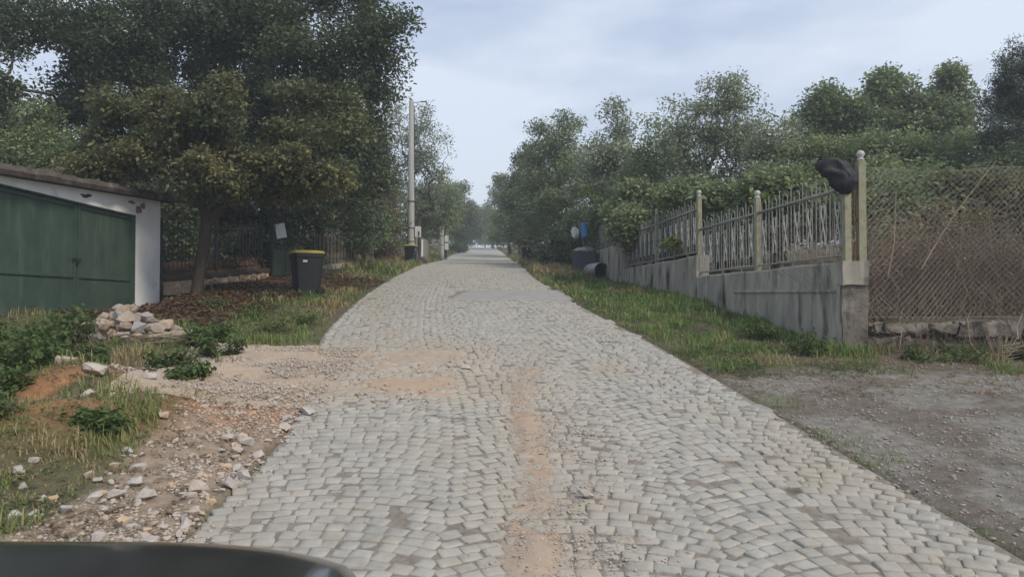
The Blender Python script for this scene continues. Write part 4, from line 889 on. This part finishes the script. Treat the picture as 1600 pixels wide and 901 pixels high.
# ------------------------------------------------------------------ trees on the right
for nm, lb, lobes, px, d, lf, n, per, ls, sg, gp_ in (
    ('roadside_tree', 'dense green tree with pointed top left of the far railings', [(870, 230, 38, 45, 42), (860, 290, 38, 60, 50), (890, 340, 36, 60, 45), (850, 335, 40, 42, 40), (885, 200, 38, 22, 22), (920, 270, 36, 40, 45), (880, 390, 36, 45, 22)], 872, 39, L_mid, 430, 75, .15, .36, .25),
    ('roadside_tree', 'dark tree overhanging the right verge beyond the dense one', [(822, 275, 50, 22, 35), (815, 320, 50, 35, 40), (830, 360, 48, 40, 30), (826, 240, 50, 10, 20)], 828, 51, L_dark, 260, 70, .17, .38, .25),
    ('roadside_tree', 'mid green tree halfway up the right side', [(790, 320, 66, 22, 35), (800, 355, 64, 30, 28), (785, 290, 66, 12, 15), (782, 365, 70, 16, 18)], 798, 67, L_mid, 220, 65, .2, .42, .25),
    ('roadside_tree', 'far light green tree arching over the crest', [(765, 345, 105, 20, 22), (752, 335, 112, 16, 14), (775, 365, 100, 18, 18), (748, 368, 118, 10, 12)], 771, 108, L_mid, 150, 60, .26, .5, .25),
    ('garden_tree', 'pale feathery tree with thin top shoots behind the railings', [(965, 210, 32, 22, 45), (945, 250, 32, 40, 45), (985, 270, 31, 45, 50), (930, 300, 32, 45, 35), (962, 172, 32, 8, 16)], 962, 33, L_pale, 280, 36, .14, .32, .47),
    ('garden_tree', 'dark rounded shrub tree behind the second railing bay', [(1000, 290, 28, 50, 45), (1040, 250, 28, 50, 55), (1010, 340, 27, 60, 35), (1060, 310, 27, 50, 50)], 1025, 28.5, L_mid, 330, 62, .13, .32, .34),
    ('garden_tree', 'tallest pale willow-like tree behind the middle of the railings', [(1140, 160, 25, 45, 45), (1110, 200, 25, 60, 50), (1165, 220, 25, 55, 60), (1080, 250, 25, 45, 55), (1150, 122, 25, 14, 20), (1060, 195, 26, 25, 35), (1130, 280, 24.5, 70, 45)], 1125, 25.5, L_pale, 430, 38, .115, .28, .46),
    ('garden_tree', 'slim grey-green tree with open twigs right of the tall one', [(1205, 230, 23, 35, 45), (1225, 280, 22.5, 45, 45), (1240, 215, 24, 15, 30), (1190, 300, 22, 40, 40)], 1213, 23.5, L_pale, 240, 42, .11, .28, .42),
    ('walnut_tree', 'broad walnut tree with rounded leaf clusters on the skyline', [(1300, 165, 28, 48, 35), (1345, 195, 28, 55, 40), (1405, 150, 28, 45, 38), (1480, 150, 28, 42, 38), (1460, 195, 28, 60, 40), (1265, 210, 28, 30, 35), (1380, 130, 28, 22, 16), (1505, 205, 28, 25, 30), (1492, 118, 28, 22, 12)], 1390, 29, L_mid, 520, 62, .16, .3, .42),
    ('garden_tree', 'low spreading green tree below the walnut skyline', [(1330, 245, 22, 80, 32), (1420, 245, 21, 80, 35), (1490, 260, 21, 60, 40), (1270, 265, 22, 50, 35), (1380, 280, 20, 80, 30)], 1390, 22.5, L_mid, 430, 68, .12, .29, .22)):
    T(nm, lb, lobes, px, d, lf, n, per, .16, ls, sig=sg, gap=gp_, group=GR, fork=.35, tint=.2)
T('conifer', 'dark conifer rising at the right frame edge', [(1585, 75, 19, 10, 25), (1575, 115, 19, 20, 28), (1590, 155, 19, 38, 35), (1570, 205, 18.5, 45, 38), (1600, 250, 18, 60, 40), (1555, 255, 18.5, 35, 30), (1543, 150, 19, 7, 20), (1620, 120, 19, 30, 60)], 1588, 19.5, L_con, 420, 120, .16, .075, sig=.16, gap=.2, fork=.6, aspect=.3, up=.2, droop=-.6, tint=.2)
for lb, lobes, px, d, lf in (
    ('dark green shrub close behind the first railing bay', [(1240, 330, 18, 60, 45), (1180, 350, 18.5, 50, 40), (1290, 320, 17, 40, 45)], 1230, 18.3, L_mid),
    ('green shrub behind the chain-link near the pier', [(1400, 320, 15.5, 55, 45), (1360, 300, 16, 35, 40), (1440, 290, 16, 50, 35), (1390, 375, 15, 50, 30)], 1400, 15.8, L_mid),
    ('pale yellowish shrub behind the chain-link mesh centre', [(1500, 310, 15.5, 50, 40), (1540, 290, 15.5, 40, 30), (1480, 350, 15, 50, 35)], 1505, 15.6, L_olive),
    ('dark shrub behind the chain-link at the frame edge', [(1570, 320, 16, 50, 60), (1610, 340, 15.5, 40, 60), (1580, 270, 16.5, 60, 40)], 1585, 16.2, L_dark),
    ('shaded shrub behind the third railing bay', [(1060, 360, 23, 50, 40), (1110, 340, 22, 50, 45), (1020, 370, 24, 40, 30)], 1065, 23, L_dark),
    ('leafy shrub behind the far railing bays', [(960, 340, 29, 50, 40), (1000, 370, 27, 40, 25), (915, 360, 33, 35, 35)], 960, 30, L_mid),
    ('dense hedge across the garden behind the railings', [(1150, 330, 30, 120, 50), (1300, 310, 28, 120, 50), (1050, 340, 33, 90, 50)], 1180, 30, L_dark),
    ('dense hedge far back behind the chain-link', [(1440, 310, 24, 120, 60), (1560, 310, 24, 90, 70)], 1500, 25, L_dark),
    ('shrub growing through the fourth railing bay', [(982, 345, 23.4, 18, 30), (1000, 305, 24.6, 28, 26), (968, 330, 24.6, 15, 28)], 988, 24.8, L_mid),
    ('leafy branches hanging over the second and third bays', [(1130, 305, 19.6, 45, 16), (1075, 300, 20.6, 40, 18), (1215, 285, 18, 45, 18)], 1140, 20.2, L_mid),
    ('undergrowth bush on the right verge past the barrel', [(872, 395, 36, 22, 18), (850, 392, 41, 14, 16), (890, 385, 34, 22, 25)], 866, 36.5, L_dark)):
    T('garden_shrub', lb, lobes, px, d, lf, 230, 75, .08, .12 if d < 20 else .16, cat='shrub', sig=.28, gap=.22, group='shrubs behind the right-hand fences', fork=.3, tint=.2)
for i, (px, py, d, rx, ry_) in enumerate(((922, 292, 28, 14, 16), (1062, 335, 20, 22, 12), (1050, 372, 19, 26, 10), (1195, 300, 15.6, 16, 9))):
    T('climbing_vine', ['bright yellow-green shoot left of the far railings', 'bright vine leaves hanging over the third railing post', 'bright vine sprig tangled in the third railing bay', 'bright leaf tuft behind the ball-topped second post'][i], [(px, py, d, rx, ry_), (px + rx * .8, py + ry_ * .7, d, rx * .5, ry_ * .6)], None, d, L_bright, 16, 13, .01, .11, cat='vine', sig=.11, gap=.1, fork=.5, aspect=.7, tint=.1, base=tuple(P(px, py + ry_ * 2.2, d + .15)))
# dry brambles behind the chain-link: far too many to count
def dry_brush(name, label, x0, x1, y0, y1, n, h, mat):
    X = rng.uniform(x0, x1, n); Y = rng.uniform(y0, y1, n); Z = ground_z(X, Y); m = MB()
    Vs = []; Fs = []; b = 0
    for x, y_, z in zip(X, Y, Z):
        H_ = h * random.uniform(.4, 1.15); a = random.uniform(0, 6.28); ln = random.uniform(.1, 1.7) * H_; p0 = np.array((x, y_, z - .05)); p2 = p0 + np.array((math.cos(a) * ln, math.sin(a) * ln * .5, H_)); p1 = (p0 + p2) / 2 + np.array((random.uniform(-.1, .1), random.uniform(-.1, .1), .12 * H_))
        r = random.uniform(.003, .008); pts = [p0, p1, p2]
        for k in range(3):
            rr = r * (1 - .35 * k); Vs += [pts[k] + np.array((rr, 0, 0)), pts[k] + np.array((-rr * .5, rr * .87, 0)), pts[k] + np.array((-rr * .5, -rr * .87, 0))]
        for k in range(2):
            for q in range(3): Fs.append((b + k * 3 + q, b + k * 3 + (q + 1) % 3, b + k * 3 + 3 + (q + 1) % 3, b + k * 3 + 3 + q))
        b += 9
    return tag(link(name, fast_mesh(name, np.array(Vs), np.array(Fs)), mat), label, kind='stuff')
dry_brush('dry_undergrowth', 'mass of dry brown bramble stems behind the chain-link', 5.45, 11, 11.6, 14.2, 3000, 1.5, M_twig)
dry_brush('dry_undergrowth', 'pale dead canes tangled behind the chain-link', 5.5, 10.5, 11.5, 13, 260, 2.1, M_stem)
dry_brush('dry_undergrowth', 'straw coloured dead grass stems behind the chain-link', 5.4, 10.5, 11.5, 12.8, 2600, .7, M_stem)
cl_c = np.stack([rng.uniform(5.6, 11, 700), rng.uniform(11.6, 14.5, 700), np.zeros(700)], 1); cl_c[:, 2] = ground_z(cl_c[:, 0], cl_c[:, 1]) + rng.random(700) ** 1.5 * 1.35 * (1 + .35 * np.sin(cl_c[:, 0] * 1.9))
V, F, t = leaf_cloud(cl_c, .16, 34, .06, tint_c=rng.random(700) * .6); tag(link('dry_leaves', fast_mesh('dry_leaves', V, F, {'tint': t}), L_dry), 'withered brown leaves of the brambles behind the chain-link', kind='stuff')
for i, pts in enumerate(([P(1348, 575, 11.0), P(1340, 560, 10.95), P(1362, 575, 10.9)], [P(1404, 548, 11.0), P(1408, 520, 11.05), P(1404, 505, 11.1), P(1411, 480, 11.12)], [P(1530, 556, 10.8), P(1515, 535, 10.95), P(1511, 498, 11.08), P(1517, 485, 11.1)], [P(1590, 530, 10.8), P(1588, 512, 10.9), P(1597, 490, 11.0)], [P(1440, 420, 11.2), P(1470, 370, 11.2), P(1500, 325, 11.2), P(1560, 250, 11.25)], [P(1388, 430, 11.22), P(1398, 380, 11.22), P(1402, 298, 11.22)])):
    tag(MB().tube(pts, [.010, .008, .006, .004][:len(pts)], 5).build('dead_vine', M_stem), ['broken zigzag dry stem on the ground by the pier', 'pale dry vine hanging down the stone footing', 'long curved dry vine hanging over the footing', 'short dry vine at the frame edge of the footing', 'long diagonal dead stem across the chain-link mesh', 'upright dead stem against the mesh near the pier'][i], 'vine', 'dead stems about the chain-link')
c = P(1562, 556, 10.4); sb_ = thing('straw_tuft', 'fan of broken straw coloured stalks below the footing', 'stalks', tuple(c))
for k in range(16):
    a = random.uniform(-.9, .9); MB().tube([(random.uniform(-.05, .05), 0, -.1), (.32 * math.sin(a) + random.uniform(-.05, .25), random.uniform(-.1, .1), .30 * math.cos(a))], .006, 4).build('stalk', M_stem, sb_)
for k in range(7): MB().tube([(random.uniform(-.1, .1), 0, -.04 + .03 * k), (.5 + random.uniform(-.1, .2), random.uniform(-.1, .1), .02 + .04 * k)], .007, 4).build('stalk', M_stem, sb_)
# ------------------------------------------------------------------ grass and weeds
def grass(name, label, n, x0, x1, y0, y1, dens, hlo, hhi, straw, wid=.005, bias=1.6):
    X = rng.uniform(x0, x1, n); Y = y0 + (y1 - y0) * rng.random(n) ** bias; k = rng.random(n) < dens(X, Y); X, Y = X[k], Y[k]; n = len(X)
    Z = np.where((X > LL(Y)) & (X < RR(Y)), road_z(Y) - .03, ground_z(X, Y)) - .01
    h = (hlo + (hhi - hlo) * rng.random(n) ** 1.8) * (.25 + 1.5 * sm((fbm(X, Y, .45, 15) - .3) / .45)); a = rng.uniform(0, 6.283, n); ln = h * rng.uniform(.15, .9, n)
    w_ = wid * rng.uniform(.7, 1.4, n) * np.clip(Y / 9, 1, 3.0)
    dx, dy = np.cos(a), np.sin(a); sx, sy = -dy * w_, dx * w_
    b = np.stack([X, Y, Z], 1); m = b + np.stack([dx * ln * .35, dy * ln * .35, h * .6], 1); t = b + np.stack([dx * ln, dy * ln, h * (1 - .25 * (ln / h))], 1); s = np.stack([sx, sy, np.zeros(n)], 1)
    V = np.stack([b - s, b + s, m + s * .75, m - s * .75, t], 1).reshape(-1, 3); i5 = np.arange(n)[:, None] * 5
    Fq = i5 + np.array([[0, 1, 2, 3]]); Ft = i5 + np.array([[3, 2, 4]])
    tint = np.clip(straw(X, Y) + rng.normal(0, .22, n), 0, 1)
    return tag(link(name, fast_mesh(name, V, [Fq, Ft], {'tint': np.repeat(tint, 5)}), M_grass), label, kind='stuff')
grass('grass', 'green verge grass below the concrete wall', 120000, .4, 5.0, 8.6, 34, lambda X, Y: sm((X - RR(Y) - .02 + .35 * (vn(X, Y, .4, 2) - .5)) / .3) * (X < XW(Y) - .02) * sm((Y - 9.0 - .1 * X - .5 * vn(X, Y, .5, 8)) / .7) * np.clip(2.2 * (fbm(X, Y, .8, 13) - .25), .10, 1), .04, .16, lambda X, Y: .08 + .85 * sm((fbm(X, Y, .9, 14) - .60) / .12), .006, 1.5)
grass('grass', 'rank grass at the foot of the chain-link footing', 11000, 4.4, 9.6, 9.5, 11.3, lambda X, Y: np.clip(2.2 * (fbm(X, Y, .7, 16) - .4), 0, 1), .04, .15, lambda X, Y: .10 + .8 * sm((fbm(X, Y, .7, 17) - .5) / .15), .006, 1)
grass('grass', 'long grass on the far right verge', 22000, -.5, 3.0, 26, 75, lambda X, Y: sm((X - RR(Y)) / .3), .1, .35, lambda X, Y: .2 + .8 * sm((fbm(X, Y, 2, 18) - .45) / .15), .009, 1.3)
def ldens(X, Y):
    t = LL(Y) - X; gr = sm((t - .38 - .75 * vn(X, Y, .8, 5)) / .4) * (Y < 11.6) + sm((t + .05 - .25 * vn(X, Y, .4, 6)) / .3) * (Y >= 11.6)
    redm = np.exp(-((X + 4.4) ** 2 / .8 + (Y - 7.3) ** 2 / .6)) + np.exp(-((X + 2.75) ** 2 / .3 + (Y - 7.7) ** 2 / .3)); lit = sm((XLF(Y) + 3.1 - X) / .7) * sm((Y - 12.8) / 1.5) * (Y < 25)
    return gr * np.clip(1.7 * (fbm(X, Y, .8, 19) - .2), .05, 1) * (1 - .85 * redm) * (1 - .93 * sm((sand_mask(X, Y) - .25) / .3)) * (1 - .97 * lit) * (X > XLF(np.maximum(Y, 17.5)) - .3)
grass('grass', 'patchy green and straw grass on the left verge', 230000, -8.3, -1.9, 4.3, 34, ldens, .035, .15, lambda X, Y: .16 + .75 * sm((fbm(X, Y, .9, 24) - .50) / .14) + .15 * (Y < 9.5), .0055, 1.35)
grass('grass', 'long grass on the far left verge', 22000, -8.5, -3.8, 28, 80, lambda X, Y: sm((LL(Y) - X + .1) / .3) * (X > XLF(Y)), .1, .32, lambda X, Y: .15 + .7 * sm((fbm(X, Y, 2, 25) - .48) / .15), .009, 1.3)
grass('grass', 'moss and tufts between the edge cobbles', 34000, 1.0, 4.2, 3.6, 14, lambda X, Y: (np.abs(X - RR(Y) + .2) < .65) * sm((fbm(X, Y, .4, 26) - .52) / .08), .012, .055, lambda X, Y: .2 + 0 * X, .004, 1.2)
grass('grass', 'tufts in the joints at the left of the cobbles', 9000, -4.2, -1.6, 10.5, 22, lambda X, Y: (X > LL(Y)) * (X < LL(Y) + 1.1) * sm((fbm(X, Y, .4, 27) - .5) / .1) * .6, .02, .06, lambda X, Y: .3 + 0 * X, .005, 1.2)
# low creeping herbs that mat the verges together
def herbs(label, n, x0, x1, y0, y1, dens, mat, ls, tint):
    X = rng.uniform(x0, x1, n); Y = y0 + (y1 - y0) * rng.random(n) ** 1.4; k = rng.random(n) < dens(X, Y); c = np.stack([X[k], Y[k], ground_z(X[k], Y[k]) + .02], 1)
    V, F, t = leaf_cloud(c, np.array((.05, .05, .022)), 9, ls, up=1.6, tint_c=np.full(len(c), tint)); tag(link('ground_cover', fast_mesh('ground_cover', V, F, {'tint': t}), mat), label, kind='stuff')
herbs('small creeping herbs in the right verge', 9000, .4, 5, 8.8, 26, lambda X, Y: sm((X - RR(Y)) / .2) * (X < XW(Y)) * sm((Y - 8.8 - .1 * X) / .6) * sm((fbm(X, Y, .6, 33) - .38) / .2), L_weed, .035, .15)
herbs('small creeping herbs on the left verge', 9000, -7.5, -2, 4.6, 24, lambda X, Y: ldens(X, Y) * sm((fbm(X, Y, .6, 34) - .38) / .2), L_weed, .035, .2)
herbs('dry leaf bits littering the left verge', 5000, -7.5, -2, 4.6, 24, lambda X, Y: sm((LL(Y) - X) / .4) * .5, L_dry, .04, .3)
herbs('dry leaf bits littering the right verge', 4000, .6, 6.5, 8.4, 24, lambda X, Y: sm((X - RR(Y)) / .2) * (X < XW(Y) + 3 * (Y < 11)) * .5, L_dry, .035, .3)
# leaf litter under the roadside tree
lc = np.stack([rng.uniform(-8.2, -4.2, 900), rng.uniform(13.2, 24, 900), np.zeros(900)], 1); lc = lc[lc[:, 0] < XLF(lc[:, 1]) + 2.9 + .5 * vn(lc[:, 0], lc[:, 1], .5, 3)]; lc[:, 2] = ground_z(lc[:, 0], lc[:, 1]) + .03
V, F, t = leaf_cloud(lc, np.array((.2, .2, .03)), 40, .09, up=2.5, tint_c=rng.random(len(lc)) * .4); V[:, 2] = np.maximum(V[:, 2], ground_z(V[:, 0], V[:, 1]) + .004)
tag(link('fallen_leaves', fast_mesh('fallen_leaves', V, F, {'tint': t}), L_red), 'brown fallen leaves along the foot of the stone wall', kind='stuff')
def weed(label, x, y_, h, r, n, per, ls, leaf=L_weed, stem=M_gstem, nst=7, tint=.2, group='leafy weeds on the left bank', sig=.07):
    e = thing('weed', label, 'weed', (x, y_, gz(x, y_) - .03), group); mb = MB(); cs = []
    for k in range(nst):
        a = random.uniform(0, 6.28); rr = r * random.random() ** .6; hh = h * random.uniform(.55, 1.05) * (1 - .3 * rr / r)
        p = [(rr * .3 * math.cos(a), rr * .3 * math.sin(a), 0), (rr * .7 * math.cos(a), rr * .7 * math.sin(a), hh * .55), (rr * math.cos(a), rr * math.sin(a), hh)]
        mb.tube(p, [.007, .005, .003], 4)
        for q in np.linspace(.18, 1, max(3, n // nst)): v = np.array(p[0]) * (1 - q) ** 2 + 2 * q * (1 - q) * np.array(p[1]) + q * q * np.array(p[2]); cs.append(v)
    mb.build('stems', stem, e)
    V, F, t = leaf_cloud(np.array(cs), sig, per, ls, up=.9, droop=.35, tint_c=np.clip(rng.normal(tint, .15, len(cs)), 0, 1), aspect=.5); link('foliage', fast_mesh('foliage', V, F, {'tint': t}), leaf, e)
WL = [(-6.55, 9.9, .75, .45, 'tall bright green nettle clump nearest the frame edge'), (-6.0, 9.6, .65, .42, 'bushy nettle clump below the garage door'), (-6.3, 10.7, .7, .42, 'dark green weed clump against the first door leaf'), (-4.7, 11.3, .42, .38, 'rounded green weed right of the rubble heap'), (-4.25, 10.6, .4, .4, 'broad-leaved weed beside the sandy patch'), (-6.1, 8.6, .5, .4, 'yellowish weed clump at the bank foot'), (-5.75, 8.0, .38, .35, 'low pale weed left of the red soil mound'), (-6.95, 11.6, .62, .4, 'weed growing close under the garage door'), (-5.3, 7.3, .3, .3, 'small weed at the very frame edge')]
WL += [(-4.3, 9.4, .3, .4, 'sprawling weed between the red mound and the sand'), (-3.9, 8.9, .22, .3, 'small weed at the sand edge above the gravel'), (-3.6, 6.4, .18, .25, 'tiny weed among the stones of the gravel strip'), (-4.6, 6.3, .25, .3, 'weed on the front slope of the grassy bank'), (-5.45, 8.25, .55, .42, 'thick green nettle stand at the frame edge above the red mound'), (-5.75, 8.9, .62, .45, 'nettle stand left of the dry twigs on the bank'), (-5.15, 7.6, .42, .35, 'light green weed at the frame edge beside the red mound'), (-5.3, 9.3, .5, .4, 'bushy green weed below the brown dead branches'), (-6.3, 9.2, .7, .45, 'tall nettles half hidden at the frame edge')]
for x, y_, h, r, lb in WL: weed(lb, x, y_, h, r, 56, 13, .085)
for x, y_, h, r, lb in ((-4.0, 12.6, .35, .35, 'grassy weed tuft under the roadside tree'), (-4.9, 14.0, .4, .4, 'weed tuft between tree and road'), (-3.9, 13.6, .3, .35, 'pale weed at the left road edge'), (-5.9, 14.8, .4, .35, 'weed among the fallen leaves')): weed(lb, x, y_, h, r, 40, 10, .06, tint=.4, sig=.08)
for x, y_, h, r, lb in ((4.35, 10.75, .42, .35, 'dark green weed at the foot of the concrete pier'), (4.0, 12.0, .3, .3, 'weed against the concrete wall below the ledge'), (6.4, 10.5, .32, .5, 'low dark weed below the stone footing'), (7.3, 10.4, .3, .5, 'dark weed by the straw stalks'), (5.7, 10.3, .2, .35, 'small weed at the edge of the lay-by')): weed(lb, x, y_, h, r, 50, 12, .06, group='weeds by the right wall', tint=.1)
dry_brush('dry_undergrowth', 'dead stems hanging about the stone footing', 5.4, 10, 10.75, 11.15, 420, .42, M_twig)
dry_brush('dry_undergrowth', 'dry brown twigs on the bank under the garage door', -8, -5.9, 9.2, 11.8, 500, .45, M_twig)
for k in range(14):
    a = random.uniform(-.6, .6); x, y_ = -5.75 + random.gauss(0, .35), 11.0 + random.gauss(0, .28); z = gz(x, y_) + .03 + random.random() * .07; L_ = random.uniform(.3, .8)
    o = MB().tube([(x, y_, z), (x + L_ * .5 * math.cos(a), y_ + L_ * .5 * math.sin(a), z + .03), (x + L_ * math.cos(a), y_ + L_ * math.sin(a), z + random.uniform(-.03, .08))], random.uniform(.006, .015), 5).build('dead_branch', M_twig)
    tag(o, 'brown dead branch lying in the litter below the rubble heap', 'branch', 'dead branches below the rubble heap')
# ------------------------------------------------------------------ the dark car whose bonnet reaches into the picture
CX, CF = -.98, 1.80                                 # car centre line, front end
cb = float(road_z(.3)); car = thing('car', 'black car with dusty bonnet at the bottom of the picture', 'car', (CX, CF, cb)); car.scale = (1, 1, 1.205)
def cpt(x, y_, z): return (x, y_ - CF, z - cb)
def grid(name, fn, nu, nv_, mat, parent=car, flip=False):
    V = [fn(i / nu, j / nv_) for j in range(nv_ + 1) for i in range(nu + 1)]; F = [(j * (nu + 1) + i, j * (nu + 1) + i + 1, (j + 1) * (nu + 1) + i + 1, (j + 1) * (nu + 1) + i) for j in range(nv_) for i in range(nu)]
    if flip: F = [f[::-1] for f in F]
    return MB().add(V, F).build(name, mat, parent, True)
def hood_z(s, v):      # s across -1..1, v 0 nose .. 1 windscreen base (heights above the ground)
    return .80 + .235 * (1 - (1 - min(1, v / .38)) ** 2.3) + .07 * v - .022 * abs(s) ** 5 - .02 * (abs(s) > .985)
def hood(u_, v):
    s = u_ * 2 - 1; wd = .70 + .03 * v; yn = -.02 - .13 * abs(s) ** 4; return (s * wd, yn + (-1.22 - yn) * v, hood_z(s, v))
grid('bonnet', hood, 36, 26, M_carpaint)
for sgn in (1, -1):
    def fender(u_, v, sgn=sgn):
        s0 = .70 + .03 * v + .010; x = s0 + (.845 - s0) * min(1, u_ * 1.6); yn = -.16 - .16 * u_ ** 2; zt = hood_z(1, v) + .012 - .05 * (u_ * 1.1) ** 2
        z = zt if u_ < .6 else zt - (u_ - .6) / .4 * .42; return (sgn * x, yn + (-1.25 - yn) * v, z)
    grid('fender', fender, 14, 20, M_carpaint, flip=sgn < 0)
    wl_ = thing_wheel = None
    for yw in (-.85, -3.35):
        t_ = MB().lathe([(.2, -.1), (.30, -.1), (.32, -.07), (.32, .07), (.30, .1), (.2, .1)], (0, 0, 0), 28).build('wheel', M_rubber, car, True); t_.rotation_euler = (0, math.pi / 2, 0); t_.location = (sgn * .74, yw, .32)
        MB().lathe([(.03, .085), (.2, .09), (.205, -.09), (.02, -.09)], (0, 0, 0), 24).build('rim', M_rim, t_)
    def side(u_, v, sgn=sgn):
        y_ = -1.25 - u_ * 2.85; z = .28 + v * .66; return (sgn * (.845 - .03 * (1 - v) ** 2 + .0), y_, z)
    grid('side_panel', side, 12, 6, M_carpaint, flip=sgn > 0)
    grid('lower_fender', lambda u_, v, sgn=sgn: (sgn * (.845 - .02 * (1 - v)), -.35 - u_ * .9, .62 + v * .0 + .0 if v < .0 else .55 + v * .12), 8, 3, M_carpaint, flip=sgn > 0)
    grid('side_window', lambda u_, v, sgn=sgn: (sgn * (.83 - .17 * v), -1.55 - .35 * v - u_ * (2.1 - .5 * v), .96 + .42 * v), 8, 4, M_glass, flip=sgn > 0)
    MB().box((sgn * .56, -.19, .70), (.30, .16, .15), rz=-sgn * .35, bev=.03).build('headlight', M_lamp, car)
    MB().box((sgn * .95, -1.55, 1.02), (.16, .09, .12), bev=.025).build('mirror', M_carpaint, car)
grid('windscreen', lambda u_, v: ((u_ * 2 - 1) * (.74 - .12 * v), -1.24 - .68 * v + .10 * (1 - abs(u_ * 2 - 1) ** 2) * (1 - v), 1.02 + .40 * v), 10, 6, M_glass)
grid('roof', lambda u_, v: ((u_ * 2 - 1) * (.63 - .02 * abs(v - .5)), -1.92 - 1.5 * v, 1.42 + .05 * math.sin(v * math.pi) + .025 * (1 - (u_ * 2 - 1) ** 2)), 10, 8, M_carpaint)
grid('rear_window', lambda u_, v: ((u_ * 2 - 1) * (.62 + .1 * v), -3.42 - .55 * v, 1.41 - .42 * v), 8, 4, M_glass)
grid('tailgate', lambda u_, v: ((u_ * 2 - 1) * .80, -3.98 - .12 * math.sin(v * 3.1), .98 - .62 * v), 8, 5, M_carpaint)
grid('front_bumper', lambda u_, v: ((u_ * 2 - 1) * .82, .03 - .22 * abs(u_ * 2 - 1) ** 3 - .06 * v, .62 - .40 * v), 16, 5, M_carpaint)
grid('grille', lambda u_, v: ((u_ * 2 - 1) * .42, .0 - .05 * abs(u_ * 2 - 1) ** 2, .78 - .15 * v), 8, 2, M_bin)

# ------------------------------------------------------------------ added haze volume: lifts the dark trees, standing in for windscreen veil
hz_ = MB().box((0, 120, 9), (320, 400, 34)).build('haze', None); hz_.data.materials.clear()
hm = bpy.data.materials.new('haze'); hm.use_nodes = True; n = hm.node_tree.nodes; n.remove(n['Principled BSDF'])
pv = n.new('ShaderNodeVolumePrincipled'); pv.inputs['Color'].default_value = (.86, .92, 1.0, 1); pv.inputs['Density'].default_value = .0023; pv.inputs['Anisotropy'].default_value = .2
hm.node_tree.links.new(pv.outputs[0], n['Material Output'].inputs['Volume']); hz_.data.materials.append(hm)
tag(hz_, 'faint pale haze added in place of windscreen veil to lift the dark trees', kind='stuff')
